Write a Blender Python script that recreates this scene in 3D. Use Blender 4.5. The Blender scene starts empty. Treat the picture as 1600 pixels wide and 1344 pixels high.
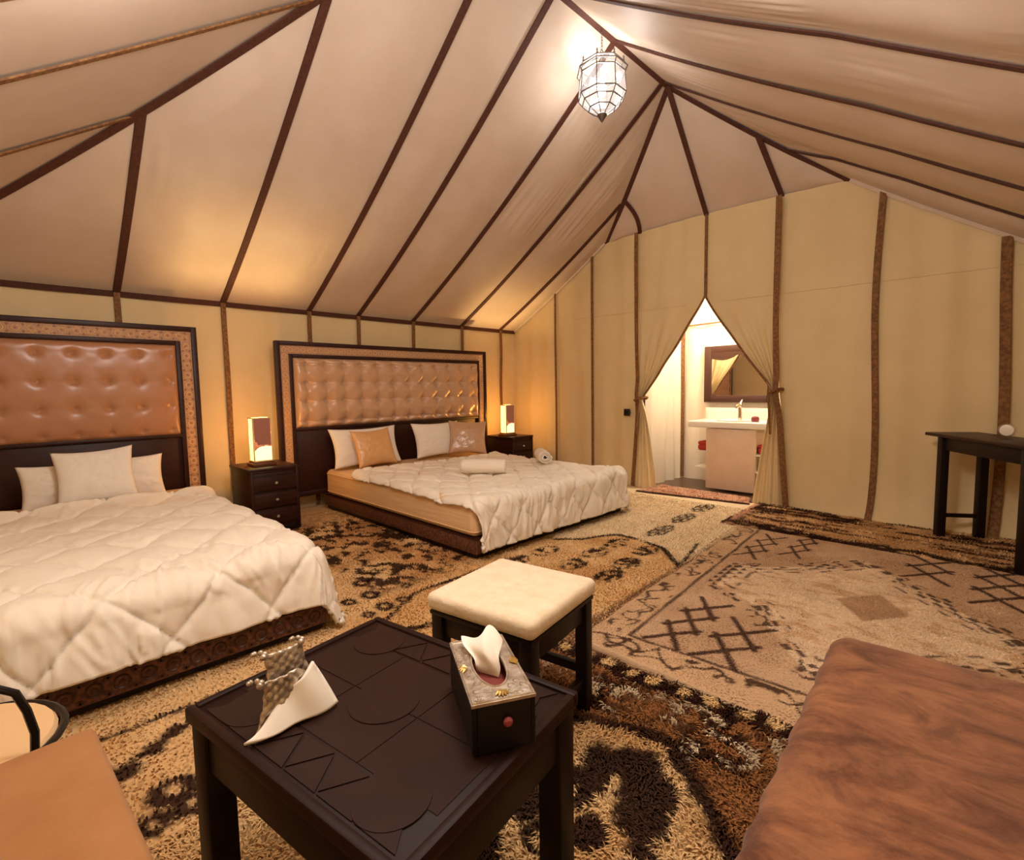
import bpy, bmesh, math, random
import numpy as np
from mathutils import Matrix, Vector
random.seed(7)
rng = np.random.default_rng(11)
scene = bpy.context.scene
COL = scene.collection
pi = math.pi

# ---------------------------------------------------------------- camera, world, lights, exposure
cam_data = bpy.data.cameras.new('camera')
cam = bpy.data.objects.new('camera', cam_data)
COL.objects.link(cam)
YAW, PITCH, ROLL = 0.785970, 0.081403, -0.016540
f = Vector((-math.sin(YAW) * math.cos(PITCH), math.cos(YAW) * math.cos(PITCH), -math.sin(PITCH)))
r0 = Vector((math.cos(YAW), math.sin(YAW), 0)); u0 = r0.cross(f)
r = r0 * math.cos(ROLL) + u0 * math.sin(ROLL); u = -r0 * math.sin(ROLL) + u0 * math.cos(ROLL)
cam.matrix_world = Matrix(((r.x, u.x, -f.x, 0), (r.y, u.y, -f.y, 0), (r.z, u.z, -f.z, 1.2), (0, 0, 0, 1)))
cam_data.sensor_fit = 'HORIZONTAL'; cam_data.sensor_width = 36.0
cam_data.lens = 36.0 * 781.188 / 1600
cam_data.clip_start = 0.02
scene.camera = cam

world = bpy.data.worlds.new('night_sky'); scene.world = world
world.use_nodes = True
world.node_tree.nodes['Background'].inputs[0].default_value = (0.05, 0.06, 0.1, 1)
world.node_tree.nodes['Background'].inputs[1].default_value = 0.2
scene.view_settings.view_transform = 'Standard'
scene.view_settings.look = 'None'
scene.view_settings.gamma = 1.0
scene.view_settings.use_curve_mapping = False
scene.view_settings.exposure = 0.98

def lamp(name, loc, power, color, radius):
    d = bpy.data.lights.new(name, 'POINT'); d.energy = power; d.color = color; d.shadow_soft_size = radius
    o = bpy.data.objects.new(name, d); COL.objects.link(o); o.location = loc
    return o
LANTERN = (-2.35, 3.39)
lamp('lantern_light', (LANTERN[0], LANTERN[1], 3.5), 9.5, (1.0, 0.96, 0.93), 0.10)
lamp('entrance_lantern_light', (-0.95, 1.10, 2.50), 42, (1.0, 0.95, 0.91), 0.25)
lamp('front_lantern_light', (-1.90, 0.45, 2.55), 21, (1.0, 0.92, 0.85), 0.25)
lamp('bathroom_light', (-2.3, 5.85, 2.35), 32, (1.0, 0.95, 0.86), 0.12)

# ---------------------------------------------------------------- noise
def _hash(ix, iy, seed):
    h = (ix.astype(np.int64) * 374761393 + iy.astype(np.int64) * 668265263 + seed * 982451653) & 0x7fffffff
    h = ((h ^ (h >> 13)) * 1274126177) & 0x7fffffff
    h = h ^ (h >> 16)
    return (h & 0xffff) / 65535.0
def vn(x, y, seed=0):
    x = np.asarray(x, float); y = np.asarray(y, float)
    ix = np.floor(x); iy = np.floor(y); fx = x - ix; fy = y - iy
    fx = fx * fx * (3 - 2 * fx); fy = fy * fy * (3 - 2 * fy)
    a = _hash(ix, iy, seed); b = _hash(ix + 1, iy, seed); c = _hash(ix, iy + 1, seed); d = _hash(ix + 1, iy + 1, seed)
    return (a * (1 - fx) + b * fx) * (1 - fy) + (c * (1 - fx) + d * fx) * fy
def fbm(x, y, seed=0, n=3):
    t = 0; a = 0.5; s = 0
    for i in range(n):
        t = t + a * vn(np.asarray(x) * 2 ** i, np.asarray(y) * 2 ** i, seed + i); s += a; a *= 0.5
    return t / s
def sst(a, b, x):
    t = np.clip((x - a) / (b - a), 0, 1); return t * t * (3 - 2 * t)
def s2l(*c):
    return tuple((v / 255 / 12.92) if v / 255 <= 0.04045 else ((v / 255 + 0.055) / 1.055) ** 2.4 for v in c)

# ---------------------------------------------------------------- materials
def mat(name, color, rough=0.6, metal=0.0, spec=0.5, noise=None, bump=None, sheen=0.0, aniso=None, emit=None, coat=0.0, stretch=(1, 1, 1)):
    """noise=(scale, second colour, contrast); bump=(scale, strength, distance)"""
    m = bpy.data.materials.new(name); m.use_nodes = True
    nt = m.node_tree; b = nt.nodes['Principled BSDF']
    b.inputs['Base Color'].default_value = (*color, 1)
    b.inputs['Roughness'].default_value = rough
    b.inputs['Metallic'].default_value = metal
    b.inputs['Specular IOR Level'].default_value = spec
    b.inputs['Sheen Weight'].default_value = sheen
    b.inputs['Coat Weight'].default_value = coat
    tc = nt.nodes.new('ShaderNodeTexCoord'); mp = nt.nodes.new('ShaderNodeMapping')
    mp.inputs['Scale'].default_value = stretch
    nt.links.new(tc.outputs['Object'], mp.inputs['Vector'])
    if noise:
        n = nt.nodes.new('ShaderNodeTexNoise'); n.inputs['Scale'].default_value = noise[0]; n.inputs['Detail'].default_value = 6
        n.inputs['Roughness'].default_value = 0.6
        nt.links.new(mp.outputs[0], n.inputs['Vector'])
        rp = nt.nodes.new('ShaderNodeValToRGB')
        rp.color_ramp.elements[0].position = 0.5 - noise[2]; rp.color_ramp.elements[0].color = (*noise[1], 1)
        rp.color_ramp.elements[1].position = 0.5 + noise[2]; rp.color_ramp.elements[1].color = (*color, 1)
        nt.links.new(n.outputs['Fac'], rp.inputs[0]); nt.links.new(rp.outputs[0], b.inputs['Base Color'])
    if bump:
        n2 = nt.nodes.new('ShaderNodeTexNoise'); n2.inputs['Scale'].default_value = bump[0]; n2.inputs['Detail'].default_value = 5
        nt.links.new(mp.outputs[0], n2.inputs['Vector'])
        bp = nt.nodes.new('ShaderNodeBump'); bp.inputs['Strength'].default_value = bump[1]; bp.inputs['Distance'].default_value = bump[2]
        nt.links.new(n2.outputs['Fac'], bp.inputs['Height']); nt.links.new(bp.outputs[0], b.inputs['Normal'])
    if emit:
        b.inputs['Emission Color'].default_value = (*emit[0], 1); b.inputs['Emission Strength'].default_value = emit[1]
    return m

M = {}
M['roof'] = mat('roof_canvas', s2l(214, 195, 178), 0.55, spec=0.35, noise=(3, s2l(203, 182, 162), .25), bump=(160, .12, .002))
M['wall'] = mat('wall_canvas', s2l(230, 206, 158), 0.6, spec=0.3, noise=(2.5, s2l(220, 194, 144), .25), bump=(170, .12, .002))
M['bath_wall'] = mat('bathroom_canvas', s2l(240, 226, 204), 0.6, spec=0.3, bump=(14, .3, .02), stretch=(1, 1, .25))
M['strap'] = mat('woven_strap', s2l(86, 42, 22), 0.75, noise=(60, s2l(64, 28, 14), .15), bump=(120, .5, .003))
M['strap_tan'] = mat('woven_strap_tan', s2l(142, 98, 50), 0.75, noise=(45, s2l(106, 66, 30), .1), bump=(120, .5, .003))
M['floor'] = mat('ground_cloth', s2l(120, 84, 52), 0.9, noise=(12, s2l(92, 60, 36), .2))
M['bath_floor'] = mat('bathroom_floor', s2l(108, 84, 66), 0.35, noise=(8, s2l(86, 64, 48), .2))
M['dark'] = mat('dark_wood', s2l(58, 24, 16), 0.42, spec=0.3, noise=(9, s2l(34, 13, 9), .2), bump=(40, .12, .003), stretch=(1, 1, 6))
M['darker'] = mat('near_black_wood', s2l(30, 15, 11), 0.45, spec=.25, noise=(9, s2l(18, 9, 7), .2), bump=(50, .1, .003))
M['table'] = mat('black_stained_wood', s2l(42, 22, 16), 0.5, spec=0.15, noise=(7, s2l(30, 15, 11), .25), bump=(30, .08, .003))
M['table_inlay'] = mat('black_stained_inlay', s2l(48, 26, 19), 0.48, spec=0.17, noise=(7, s2l(34, 17, 12), .25), bump=(30, .1, .003))
M['black_metal'] = mat('black_metal', s2l(22, 18, 17), 0.4, metal=0.3)
M['band'] = mat('inlay_ground', s2l(204, 164, 124), 0.55, noise=(90, s2l(160, 112, 76), .2))
M['bead'] = mat('inlay_ring', s2l(226, 182, 132), 0.5)
M['bead_dark'] = mat('inlay_dark', s2l(146, 98, 64), 0.5)
M['bead_pale'] = mat('pale_inlay_ring', s2l(214, 178, 138), .55)
M['bead_soft'] = mat('soft_inlay_lozenge', s2l(190, 148, 110), .55)
M['carve'] = mat('carved_board', s2l(112, 66, 42), 0.55, noise=(60, s2l(60, 30, 18), .12), bump=(90, .5, .004))
M['carve_bead'] = mat('carved_rosette', s2l(66, 34, 22), 0.5)
M['satin'] = mat('bronze_satin', s2l(196, 156, 122), 0.27, spec=0.8, sheen=0.1, bump=(9, .1, .01))
M['satin_dark'] = mat('dark_bronze_satin', s2l(176, 124, 88), 0.30, spec=0.6, bump=(9, .08, .01))
M['satin_gold'] = mat('gold_satin', s2l(218, 166, 112), 0.32, spec=0.6, bump=(14, .35, .012))
M['white_cloth'] = mat('white_cotton', s2l(238, 229, 216), 0.8, spec=0.2, bump=(26, .28, .008))
M['duvet'] = mat('cream_duvet', s2l(240, 229, 212), 0.75, spec=0.25, bump=(40, .18, .005))
M['mattress'] = mat('mattress_cloth', s2l(226, 188, 140), 0.7, spec=0.3, bump=(3, .2, .02), stretch=(1, 1, 12))
M['towel'] = mat('white_towel', s2l(240, 228, 210), 0.95, spec=0.1, bump=(220, .6, .003))
M['cushion'] = mat('cream_plush', s2l(238, 220, 192), 0.95, spec=0.1, sheen=.2, noise=(16, s2l(224, 200, 166), .2), bump=(60, .5, .006))
M['velvet'] = mat('brown_velvet', s2l(154, 100, 66), 0.7, spec=0.15, sheen=0.2, noise=(5.5, s2l(94, 52, 33), .12), bump=(10, .5, .014), stretch=(1, 1.6, 1))
for _n in M['velvet'].node_tree.nodes:
    if _n.type == 'TEX_NOISE': _n.inputs['Detail'].default_value = 9; _n.inputs['Roughness'].default_value = .74; _n.inputs['Distortion'].default_value = .6
M['suede'] = mat('tan_suede', s2l(172, 122, 78), 0.85, spec=0.15, sheen=.15, noise=(6, s2l(156, 104, 62), .2), bump=(80, .2, .003))
M['silver'] = mat('worn_silver', s2l(214, 204, 190), 0.38, metal=0.75, noise=(45, s2l(160, 140, 118), .2), bump=(70, .6, .004))
M['lantern_metal'] = mat('lantern_metal', s2l(120, 112, 106), 0.35, metal=0.85)
M['brass'] = mat('brass_accent', s2l(196, 164, 100), 0.4, metal=0.7)
M['steel'] = mat('knob_steel', s2l(200, 192, 180), 0.3, metal=0.9)
M['tissue'] = mat('tissue_paper', s2l(246, 238, 226), 0.9, spec=.1)
M['box_inside'] = mat('tissue_box_inside', s2l(120, 42, 30), 0.7)
M['pink_bead'] = mat('pink_bead', s2l(140, 58, 66), 0.5)
M['switch'] = mat('switch_plastic', s2l(40, 30, 26), 0.4)
M['ceramic'] = mat('white_ceramic', s2l(244, 236, 224), 0.15, spec=.6)
M['plaster'] = mat('cream_plaster', s2l(230, 204, 176), 0.6, noise=(6, s2l(220, 190, 160), .25))
M['red_cloth'] = mat('red_terry', s2l(190, 62, 48), 0.95, bump=(120, .6, .004))
M['chrome'] = mat('chrome', s2l(214, 204, 190), 0.12, metal=1.0)
M['mirror'] = mat('mirror_glass', (0.9, 0.88, 0.84), 0.02, metal=1.0)
M['mirror_frame'] = mat('mirror_frame', s2l(70, 38, 26), 0.5, bump=(60, .4, .004))
M['pale_disc'] = mat('pale_mirror_face', s2l(240, 226, 206), 0.25, spec=.6)
M['lamp_base'] = mat('lamp_base_wood', s2l(112, 58, 26), 0.4, noise=(12, s2l(84, 40, 18), .2))
def parchment():
    m = bpy.data.materials.new('lit_parchment'); m.use_nodes = True; nt = m.node_tree
    out = nt.nodes['Material Output']; nt.nodes.remove(nt.nodes['Principled BSDF'])
    t = nt.nodes.new('ShaderNodeBsdfTransparent'); t.inputs[0].default_value = (1, .8, .5, 1)
    e = nt.nodes.new('ShaderNodeEmission'); e.inputs[0].default_value = (1.0, .66, .22, 1); e.inputs[1].default_value = 1.5
    a = nt.nodes.new('ShaderNodeMixShader'); a.inputs[0].default_value = 0.7
    nt.links.new(t.outputs[0], a.inputs[1]); nt.links.new(e.outputs[0], a.inputs[2]); nt.links.new(a.outputs[0], out.inputs[0])
    return m
M['lamp_glow'] = parchment()

def glow_picture():
    """lit lamp shade with a printed brown mountain shape (the picture on the shade)"""
    m = bpy.data.materials.new('lit_picture_panel'); m.use_nodes = True
    nt = m.node_tree; b = nt.nodes['Principled BSDF']
    tc = nt.nodes.new('ShaderNodeTexCoord'); mp = nt.nodes.new('ShaderNodeMapping'); mp.inputs['Location'].default_value = (2.1, .4, .7)
    n = nt.nodes.new('ShaderNodeTexNoise'); n.inputs['Scale'].default_value = 7; n.inputs['Detail'].default_value = 3
    nt.links.new(tc.outputs['Object'], mp.inputs[0]); nt.links.new(mp.outputs[0], n.inputs['Vector'])
    sx = nt.nodes.new('ShaderNodeSeparateXYZ'); nt.links.new(tc.outputs['Object'], sx.inputs[0])
    ad = nt.nodes.new('ShaderNodeMath'); ad.operation = 'MULTIPLY_ADD'
    nt.links.new(sx.outputs['Z'], ad.inputs[0]); ad.inputs[1].default_value = 2.2
    nt.links.new(n.outputs['Fac'], ad.inputs[2])
    rp = nt.nodes.new('ShaderNodeValToRGB'); e = rp.color_ramp.elements
    e[0].position = 0.88; e[0].color = (*s2l(255, 226, 160), 1)
    e[1].position = 0.92; e[1].color = (*s2l(120, 64, 40), 1)
    x = e.new(1.02); x.color = (*s2l(170, 96, 66), 1)
    x = e.new(1.0); x.color = (*s2l(92, 50, 34), 1)
    nt.links.new(ad.outputs[0], rp.inputs[0])
    nt.links.new(rp.outputs[0], b.inputs['Base Color']); nt.links.new(rp.outputs[0], b.inputs['Emission Color'])
    b.inputs['Emission Strength'].default_value = 0.9
    b.inputs['Roughness'].default_value = 0.5
    return m
M['shade_frame'] = mat('pale_shade_frame', s2l(232, 200, 140), .5)
M['lamp_picture'] = glow_picture()

def pane_material(name, fac, col, rough):
    m = bpy.data.materials.new(name); m.use_nodes = True; nt = m.node_tree
    out = nt.nodes['Material Output']; nt.nodes.remove(nt.nodes['Principled BSDF'])
    t = nt.nodes.new('ShaderNodeBsdfTransparent'); t.inputs[0].default_value = (0.97, 0.96, 0.95, 1)
    d = nt.nodes.new('ShaderNodeBsdfTranslucent'); d.inputs[0].default_value = (*col, 1)
    g = nt.nodes.new('ShaderNodeBsdfGlossy'); g.inputs['Roughness'].default_value = rough
    a = nt.nodes.new('ShaderNodeMixShader'); a.inputs[0].default_value = fac
    b = nt.nodes.new('ShaderNodeMixShader'); b.inputs[0].default_value = 0.06
    nt.links.new(t.outputs[0], a.inputs[1]); nt.links.new(d.outputs[0], a.inputs[2])
    nt.links.new(a.outputs[0], b.inputs[1]); nt.links.new(g.outputs[0], b.inputs[2])
    nt.links.new(b.outputs[0], out.inputs[0])
    return m
M['pane'] = pane_material('frosted_lantern_glass', 0.06, (0.9, 0.9, 0.92), 0.1)
M['clear'] = pane_material('clear_glass', 0.12, (0.9, 0.9, 0.9), 0.03)
M['bulb'] = mat('lit_bulb', (1, 1, 1), 0.4, emit=((1.0, 0.97, 0.95), 9))

def attr_material(name, rough=0.95, sheen=0.0, bump=None):
    m = bpy.data.materials.new(name); m.use_nodes = True; nt = m.node_tree; b = nt.nodes['Principled BSDF']
    a = nt.nodes.new('ShaderNodeAttribute'); a.attribute_name = 'Col'
    nt.links.new(a.outputs['Color'], b.inputs['Base Color'])
    b.inputs['Roughness'].default_value = rough; b.inputs['Specular IOR Level'].default_value = 0.1
    b.inputs['Sheen Weight'].default_value = sheen
    if bump:
        tc = nt.nodes.new('ShaderNodeTexCoord'); n2 = nt.nodes.new('ShaderNodeTexNoise'); n2.inputs['Scale'].default_value = bump[0]; n2.inputs['Detail'].default_value = 5
        nt.links.new(tc.outputs['Object'], n2.inputs['Vector'])
        bp = nt.nodes.new('ShaderNodeBump'); bp.inputs['Strength'].default_value = bump[1]; bp.inputs['Distance'].default_value = bump[2]
        nt.links.new(n2.outputs['Fac'], bp.inputs['Height']); nt.links.new(bp.outputs[0], b.inputs['Normal'])
    return m
M['rug_flat'] = attr_material('woven_rug', 0.95, bump=(140, .7, .006))
M['rug_pile'] = attr_material('wool_pile', 0.9)

# ---------------------------------------------------------------- object helpers
def link(name, me, parent=None, kind=None):
    o = bpy.data.objects.new(name, me); COL.objects.link(o)
    if parent is not None: o.parent = parent
    if kind: o['kind'] = kind
    return o
def root(name, label, cat, loc=(0, 0, 0), rotz=0.0, group=None, rot=None):
    o = bpy.data.objects.new(name, None); COL.objects.link(o)
    o.location = loc; o.rotation_euler = rot if rot else (0, 0, rotz); o.empty_display_size = .1
    o['label'] = label; o['category'] = cat
    if group: o['group'] = group
    return o
def tag(o, label, cat, group=None):
    o['label'] = label; o['category'] = cat
    if group: o['group'] = group
    return o
def struct(name):
    o = bpy.data.objects.new(name, None); COL.objects.link(o); o['kind'] = 'structure'
    return o
def copy_tree(o, parent=None):
    c = o.copy(); COL.objects.link(c)
    if parent is not None: c.parent = parent
    for ch in list(o.children): copy_tree(ch, c)
    return c

def np_mesh(name, verts, faces, m, smooth=True, angle=None):
    """verts (n,3) array, faces: list or (k,4)/(k,3) array"""
    me = bpy.data.meshes.new(name)
    faces = faces.tolist() if isinstance(faces, np.ndarray) else faces
    me.from_pydata(np.asarray(verts, float).tolist(), [], faces)
    me.materials.append(m)
    if smooth:
        me.polygons.foreach_set('use_smooth', np.ones(len(me.polygons), bool))
        if angle: me.set_sharp_from_angle(angle=math.radians(angle))
    me.update()
    return me
def grid_faces(n, m_, closed_m=False, closed_n=False):
    i, j = np.meshgrid(np.arange(n if closed_n else n - 1), np.arange(m_ if closed_m else m_ - 1), indexing='ij')
    i2 = (i + 1) % n; j2 = (j + 1) % m_
    return np.stack([i * m_ + j, i2 * m_ + j, i2 * m_ + j2, i * m_ + j2], -1).reshape(-1, 4)
def grid_obj(name, P, m, parent=None, kind=None, flip=False):
    n, k = P.shape[:2]
    F = grid_faces(n, k)
    if flip: F = F[:, ::-1]
    return link(name, np_mesh(name, P.reshape(-1, 3), F, m), parent, kind)

class MB:
    def __init__(self): self.bm = bmesh.new()
    def box(self, c, s, rot=None, bevel=0.0, seg=2):
        ret = bmesh.ops.create_cube(self.bm, size=1.0)
        vs = ret['verts']
        bmesh.ops.scale(self.bm, vec=s, verts=vs)
        if bevel:
            es = list({e for v in vs for e in v.link_edges})
            rb = bmesh.ops.bevel(self.bm, geom=es, offset=bevel, segments=seg, affect='EDGES', profile=.5)
            vs = list({v for v in rb['verts']} | {v for fc in rb['faces'] for v in fc.verts} | {v for v in vs if v.is_valid})
        if rot is not None:
            bmesh.ops.transform(self.bm, matrix=(rot if isinstance(rot, Matrix) else Matrix.Rotation(rot, 4, 'Z')), verts=vs)
        bmesh.ops.translate(self.bm, vec=c, verts=vs)
        return self
    def lathe(self, prof, c=(0, 0, 0), n=24, mtx=None):
        rings = []
        for (rr, z) in prof:
            ring = []
            for k in range(n):
                a = 2 * pi * k / n
                p = Vector((rr * math.cos(a), rr * math.sin(a), z))
                if mtx: p = mtx @ p
                ring.append(self.bm.verts.new(p + Vector(c)))
            rings.append(ring)
        for a, b in zip(rings, rings[1:]):
            for k in range(n): self.bm.faces.new((a[k], a[(k + 1) % n], b[(k + 1) % n], b[k]))
        self.bm.faces.new(rings[0][::-1]); self.bm.faces.new(rings[-1])
        return self
    def tube(self, pts, rad, n=8, closed=False):
        pts = [Vector(p) for p in pts]; N = len(pts); rings = []
        prev = None
        for i, p in enumerate(pts):
            a = pts[(i - 1) % N] if (i > 0 or closed) else p
            b = pts[(i + 1) % N] if (i < N - 1 or closed) else p
            t = (b - a).normalized()
            if prev is None:
                ref = Vector((0, 0, 1)) if abs(t.z) < .9 else Vector((1, 0, 0))
                x = t.cross(ref).normalized()
            else:
                x = (prev - t * prev.dot(t)).normalized()
            prev = x; y = t.cross(x)
            rr = rad[i] if isinstance(rad, (list, tuple)) else rad
            rings.append([self.bm.verts.new(p + (x * math.cos(2 * pi * k / n) + y * math.sin(2 * pi * k / n)) * rr) for k in range(n)])
        rng_ = range(N) if closed else range(N - 1)
        for i in rng_:
            a = rings[i]; b = rings[(i + 1) % N]
            for k in range(n): self.bm.faces.new((a[k], a[(k + 1) % n], b[(k + 1) % n], b[k]))
        if not closed:
            self.bm.faces.new(rings[0][::-1]); self.bm.faces.new(rings[-1])
        return self
    def prism(self, poly, z0, z1, mtx=None):
        n = len(poly)
        f3 = lambda p, z: (mtx @ Vector((p[0], p[1], z))) if mtx else Vector((p[0], p[1], z))
        a = [self.bm.verts.new(f3(p, z0)) for p in poly]; b = [self.bm.verts.new(f3(p, z1)) for p in poly]
        self.bm.faces.new(a[::-1]); self.bm.faces.new(b)
        for k in range(n): self.bm.faces.new((a[k], a[(k + 1) % n], b[(k + 1) % n], b[k]))
        return self
    def mesh(self, name, m, angle=35):
        bmesh.ops.recalc_face_normals(self.bm, faces=self.bm.faces[:])
        me = bpy.data.meshes.new(name); self.bm.to_mesh(me); self.bm.free()
        me.materials.append(m)
        me.polygons.foreach_set('use_smooth', np.ones(len(me.polygons), bool))
        me.set_sharp_from_angle(angle=math.radians(angle))
        return me
    def build(self, name, m, parent=None, kind=None, angle=35):
        return link(name, self.mesh(name, m, angle), parent, kind)
def box(name, c, s, m, parent=None, bevel=0.004, rot=None, kind=None):
    return MB().box(c, s, rot, bevel).build(name, m, parent, kind)

# ================================================================ THE TENT
WX, RX, BY, FY = -5.30, 0.45, 5.40, -0.65           # left, right, back and front walls
RIDGE_X, RY0, RY1, RZ = -2.35, 1.95, 4.43, 3.94
ZL, ZR = 2.05, 1.95
HIPL, HIPR, HIPZ = -3.68, -1.10, 3.00
def prof(t, sag=0.2): return t - sag * t * (1 - t)
SY = [-0.1, 0.68, 1.47, 2.28, 2.84, 3.57, 4.34, 5.06]      # straps on the long roof sides

def roof_left(x, y):
    t = (x - WX) / (RIDGE_X - WX)
    return ZL + (RZ - ZL) * prof(t)
def roof_right(x, y):
    t = (RX - x) / (RX - RIDGE_X)
    lift = (.10 + .05 * np.clip((3.5 - y) / .7, 0, 1)) * np.clip((1 - t) / .6, 0, 1) * np.clip((y_back_r(x) - y) / .3, 0, 1)
    return ZR + (RZ - ZR) * prof(t, .12) + lift
def y_front_l(x): return FY + (x - WX) / (RIDGE_X - WX) * (RY0 - FY)
def y_back_l(x): return np.where(x < HIPL, BY, BY - (x - HIPL) / (RIDGE_X - HIPL) * (BY - RY1))
def y_front_r(x): return FY + (RX - x) / (RX - RIDGE_X) * (RY0 - FY)
def y_back_r(x): return np.where(x > HIPR, BY, BY - (HIPR - x) / (HIPR - RIDGE_X) * (BY - RY1))

def billow(y):
    b = np.zeros_like(y)
    for a, c in zip([FY] + SY, SY + [BY]):
        s = np.clip((y - a) / (c - a), 0, 1); b = b + np.sin(pi * s) ** 2
    return b
ceiling = struct('ceiling')
walls = {k: struct('wall_' + k) for k in ('left', 'back', 'right', 'front')}

def roof_facet(side):
    """long roof side, cut into one cloth panel per bay between straps"""
    if side == 'l': x0, x1, yf, yb, zf = WX, RIDGE_X, y_front_l, y_back_l, roof_left
    else: x0, x1, yf, yb, zf = RX, RIDGE_X, y_front_r, y_back_r, roof_right
    edges = [FY] + SY + [BY]
    nx = 90
    xs = np.linspace(x0, x1, nx)
    for k in range(len(edges) - 1):
        a, b = edges[k], edges[k + 1]
        lo = np.maximum(a, yf(xs)); hi = np.minimum(b, yb(xs))
        ok = hi > lo + 1e-4
        if ok.sum() < 2: continue
        i0, i1 = np.where(ok)[0][[0, -1]]
        # exact ends where the bay is cut by a hip line
        X = xs[i0:i1 + 1]; L = lo[i0:i1 + 1]; Hh = np.maximum(hi[i0:i1 + 1], L)
        ny = 48
        s = np.linspace(0, 1, ny)
        Y = L[:, None] + (Hh - L)[:, None] * s[None, :]
        XX = np.repeat(X[:, None], ny, 1)
        Z = zf(XX, Y)
        t = (XX - x0) / (x1 - x0)
        env = np.sin(pi * np.clip(t, 0, 1))
        edge = np.minimum(np.minimum((Y - yf(XX)), (yb(XX) - Y)), .25) / .25
        Z = Z - 0.035 * billow(Y) * np.clip(env * 1.6, 0, 1) * np.clip(edge, 0, 1)
        # gathers: short ripples running down the slope, in patches
        mask = sst(.5, .8, vn(XX * 2.2, Y * 1.3, 5)) * np.clip(edge, 0, 1) * env
        Z = Z + 0.016 * mask * (vn(XX * 1.6, Y * 34, 9) - .5) * (0.3 + vn(XX * 5, Y * 9, 3))
        Z = Z + 0.02 * (fbm(XX * 1.6, Y * 1.6, 21) - .5) * np.clip(edge, 0, 1) * env
        grid_obj('canvas_panel', np.stack([XX, Y, Z], -1), M['roof'], ceiling)
def strip(name, pts, nrm, width, m, parent, thick=0.008):
    """a woven strap: a thin band along pts whose face looks along nrm"""
    pts = np.asarray(pts, float); nrm = np.asarray(nrm, float)
    if nrm.ndim == 1: nrm = np.repeat(nrm[None], len(pts), 0)
    nrm = nrm / np.linalg.norm(nrm, axis=1, keepdims=True)
    t = np.gradient(pts, axis=0); t /= np.linalg.norm(t, axis=1, keepdims=True)
    sd = np.cross(t, nrm); sd /= np.linalg.norm(sd, axis=1, keepdims=True)
    w = width / 2
    ring = np.stack([pts - sd * w, pts - sd * w * .9 + nrm * thick, pts + sd * w * .9 + nrm * thick, pts + sd * w], 1)
    n = len(pts)
    F = grid_faces(n, 4, closed_m=True)
    return link(name, np_mesh(name, ring.reshape(-1, 3), F, m, True, 30), parent)

roof_facet('l'); roof_facet('r')
for side in 'lr':
    x0, yf, yb, zf = (WX, y_front_l, y_back_l, roof_left) if side == 'l' else (RX, y_front_r, y_back_r, roof_right)
    for y in SY:
        xs = np.linspace(x0, RIDGE_X, 60)
        ok = (yf(xs) <= y + 1e-3) & (yb(xs) >= y - 1e-3)
        xs = xs[ok]
        if len(xs) < 3: continue
        z = zf(xs, y)
        dz = np.gradient(z, xs)
        nr = np.stack([dz, 0 * dz, -np.ones_like(dz)], 1)
        p = np.stack([xs, np.full_like(xs, y), z - .006], 1)
        strip('strap', p, nr, 0.055 if side == 'l' else .045, M['strap'], ceiling)

# front facet (over the viewer) and the small back hip facet
def facet(name, bot, top, sag, nu=50, nv=50, ripple=0.0):
    s = np.linspace(0, 1, nu)[:, None, None]; t = np.linspace(0, 1, nv)[None, :, None]
    b = np.asarray(bot[0])[None, None] * (1 - s) + np.asarray(bot[1])[None, None] * s
    tp = np.asarray(top[0])[None, None] * (1 - s) + np.asarray(top[1])[None, None] * s
    P = b * (1 - t) + tp * t
    P[..., 2] = P[..., 2] - (sag * (1 - .45 * np.sin(pi * s) ** .7) * (t * (1 - t)))[..., 0]
    return P
fl = facet('front', ((WX, FY, ZL), (RX, FY, ZR)), ((RIDGE_X, RY0, RZ), (RIDGE_X, RY0, RZ)), 0.2 * (RZ - ZL), 80, 60)

grid_obj('canvas_panel', fl, M['roof'], ceiling)
for x in (-4.62, -3.84, -2.97, -2.35, -1.5, -.7):
    t1 = (x - WX) / (RIDGE_X - WX) if x <= RIDGE_X else (RX - x) / (RX - RIDGE_X)
    yy = np.linspace(FY, FY + t1 * (RY0 - FY), 30)
    t = (yy - FY) / (RY0 - FY)
    sx = (x - (WX + (RIDGE_X - WX) * t)) / ((RX + (RIDGE_X - RX) * t) - (WX + (RIDGE_X - WX) * t) + 1e-6)
    z = (ZL * (1 - sx) + ZR * sx) * (1 - t) + RZ * t - 0.2 * (RZ - ZL) * (1 - .45 * np.sin(pi * np.clip(sx, 0, 1)) ** .7) * t * (1 - t) - .012
    strip('strap', np.stack([np.full_like(yy, x), yy, z], 1), (0, .55, -.8), .04, M['strap_tan'], ceiling)
apex = (RIDGE_X, RY1, RZ)
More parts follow.
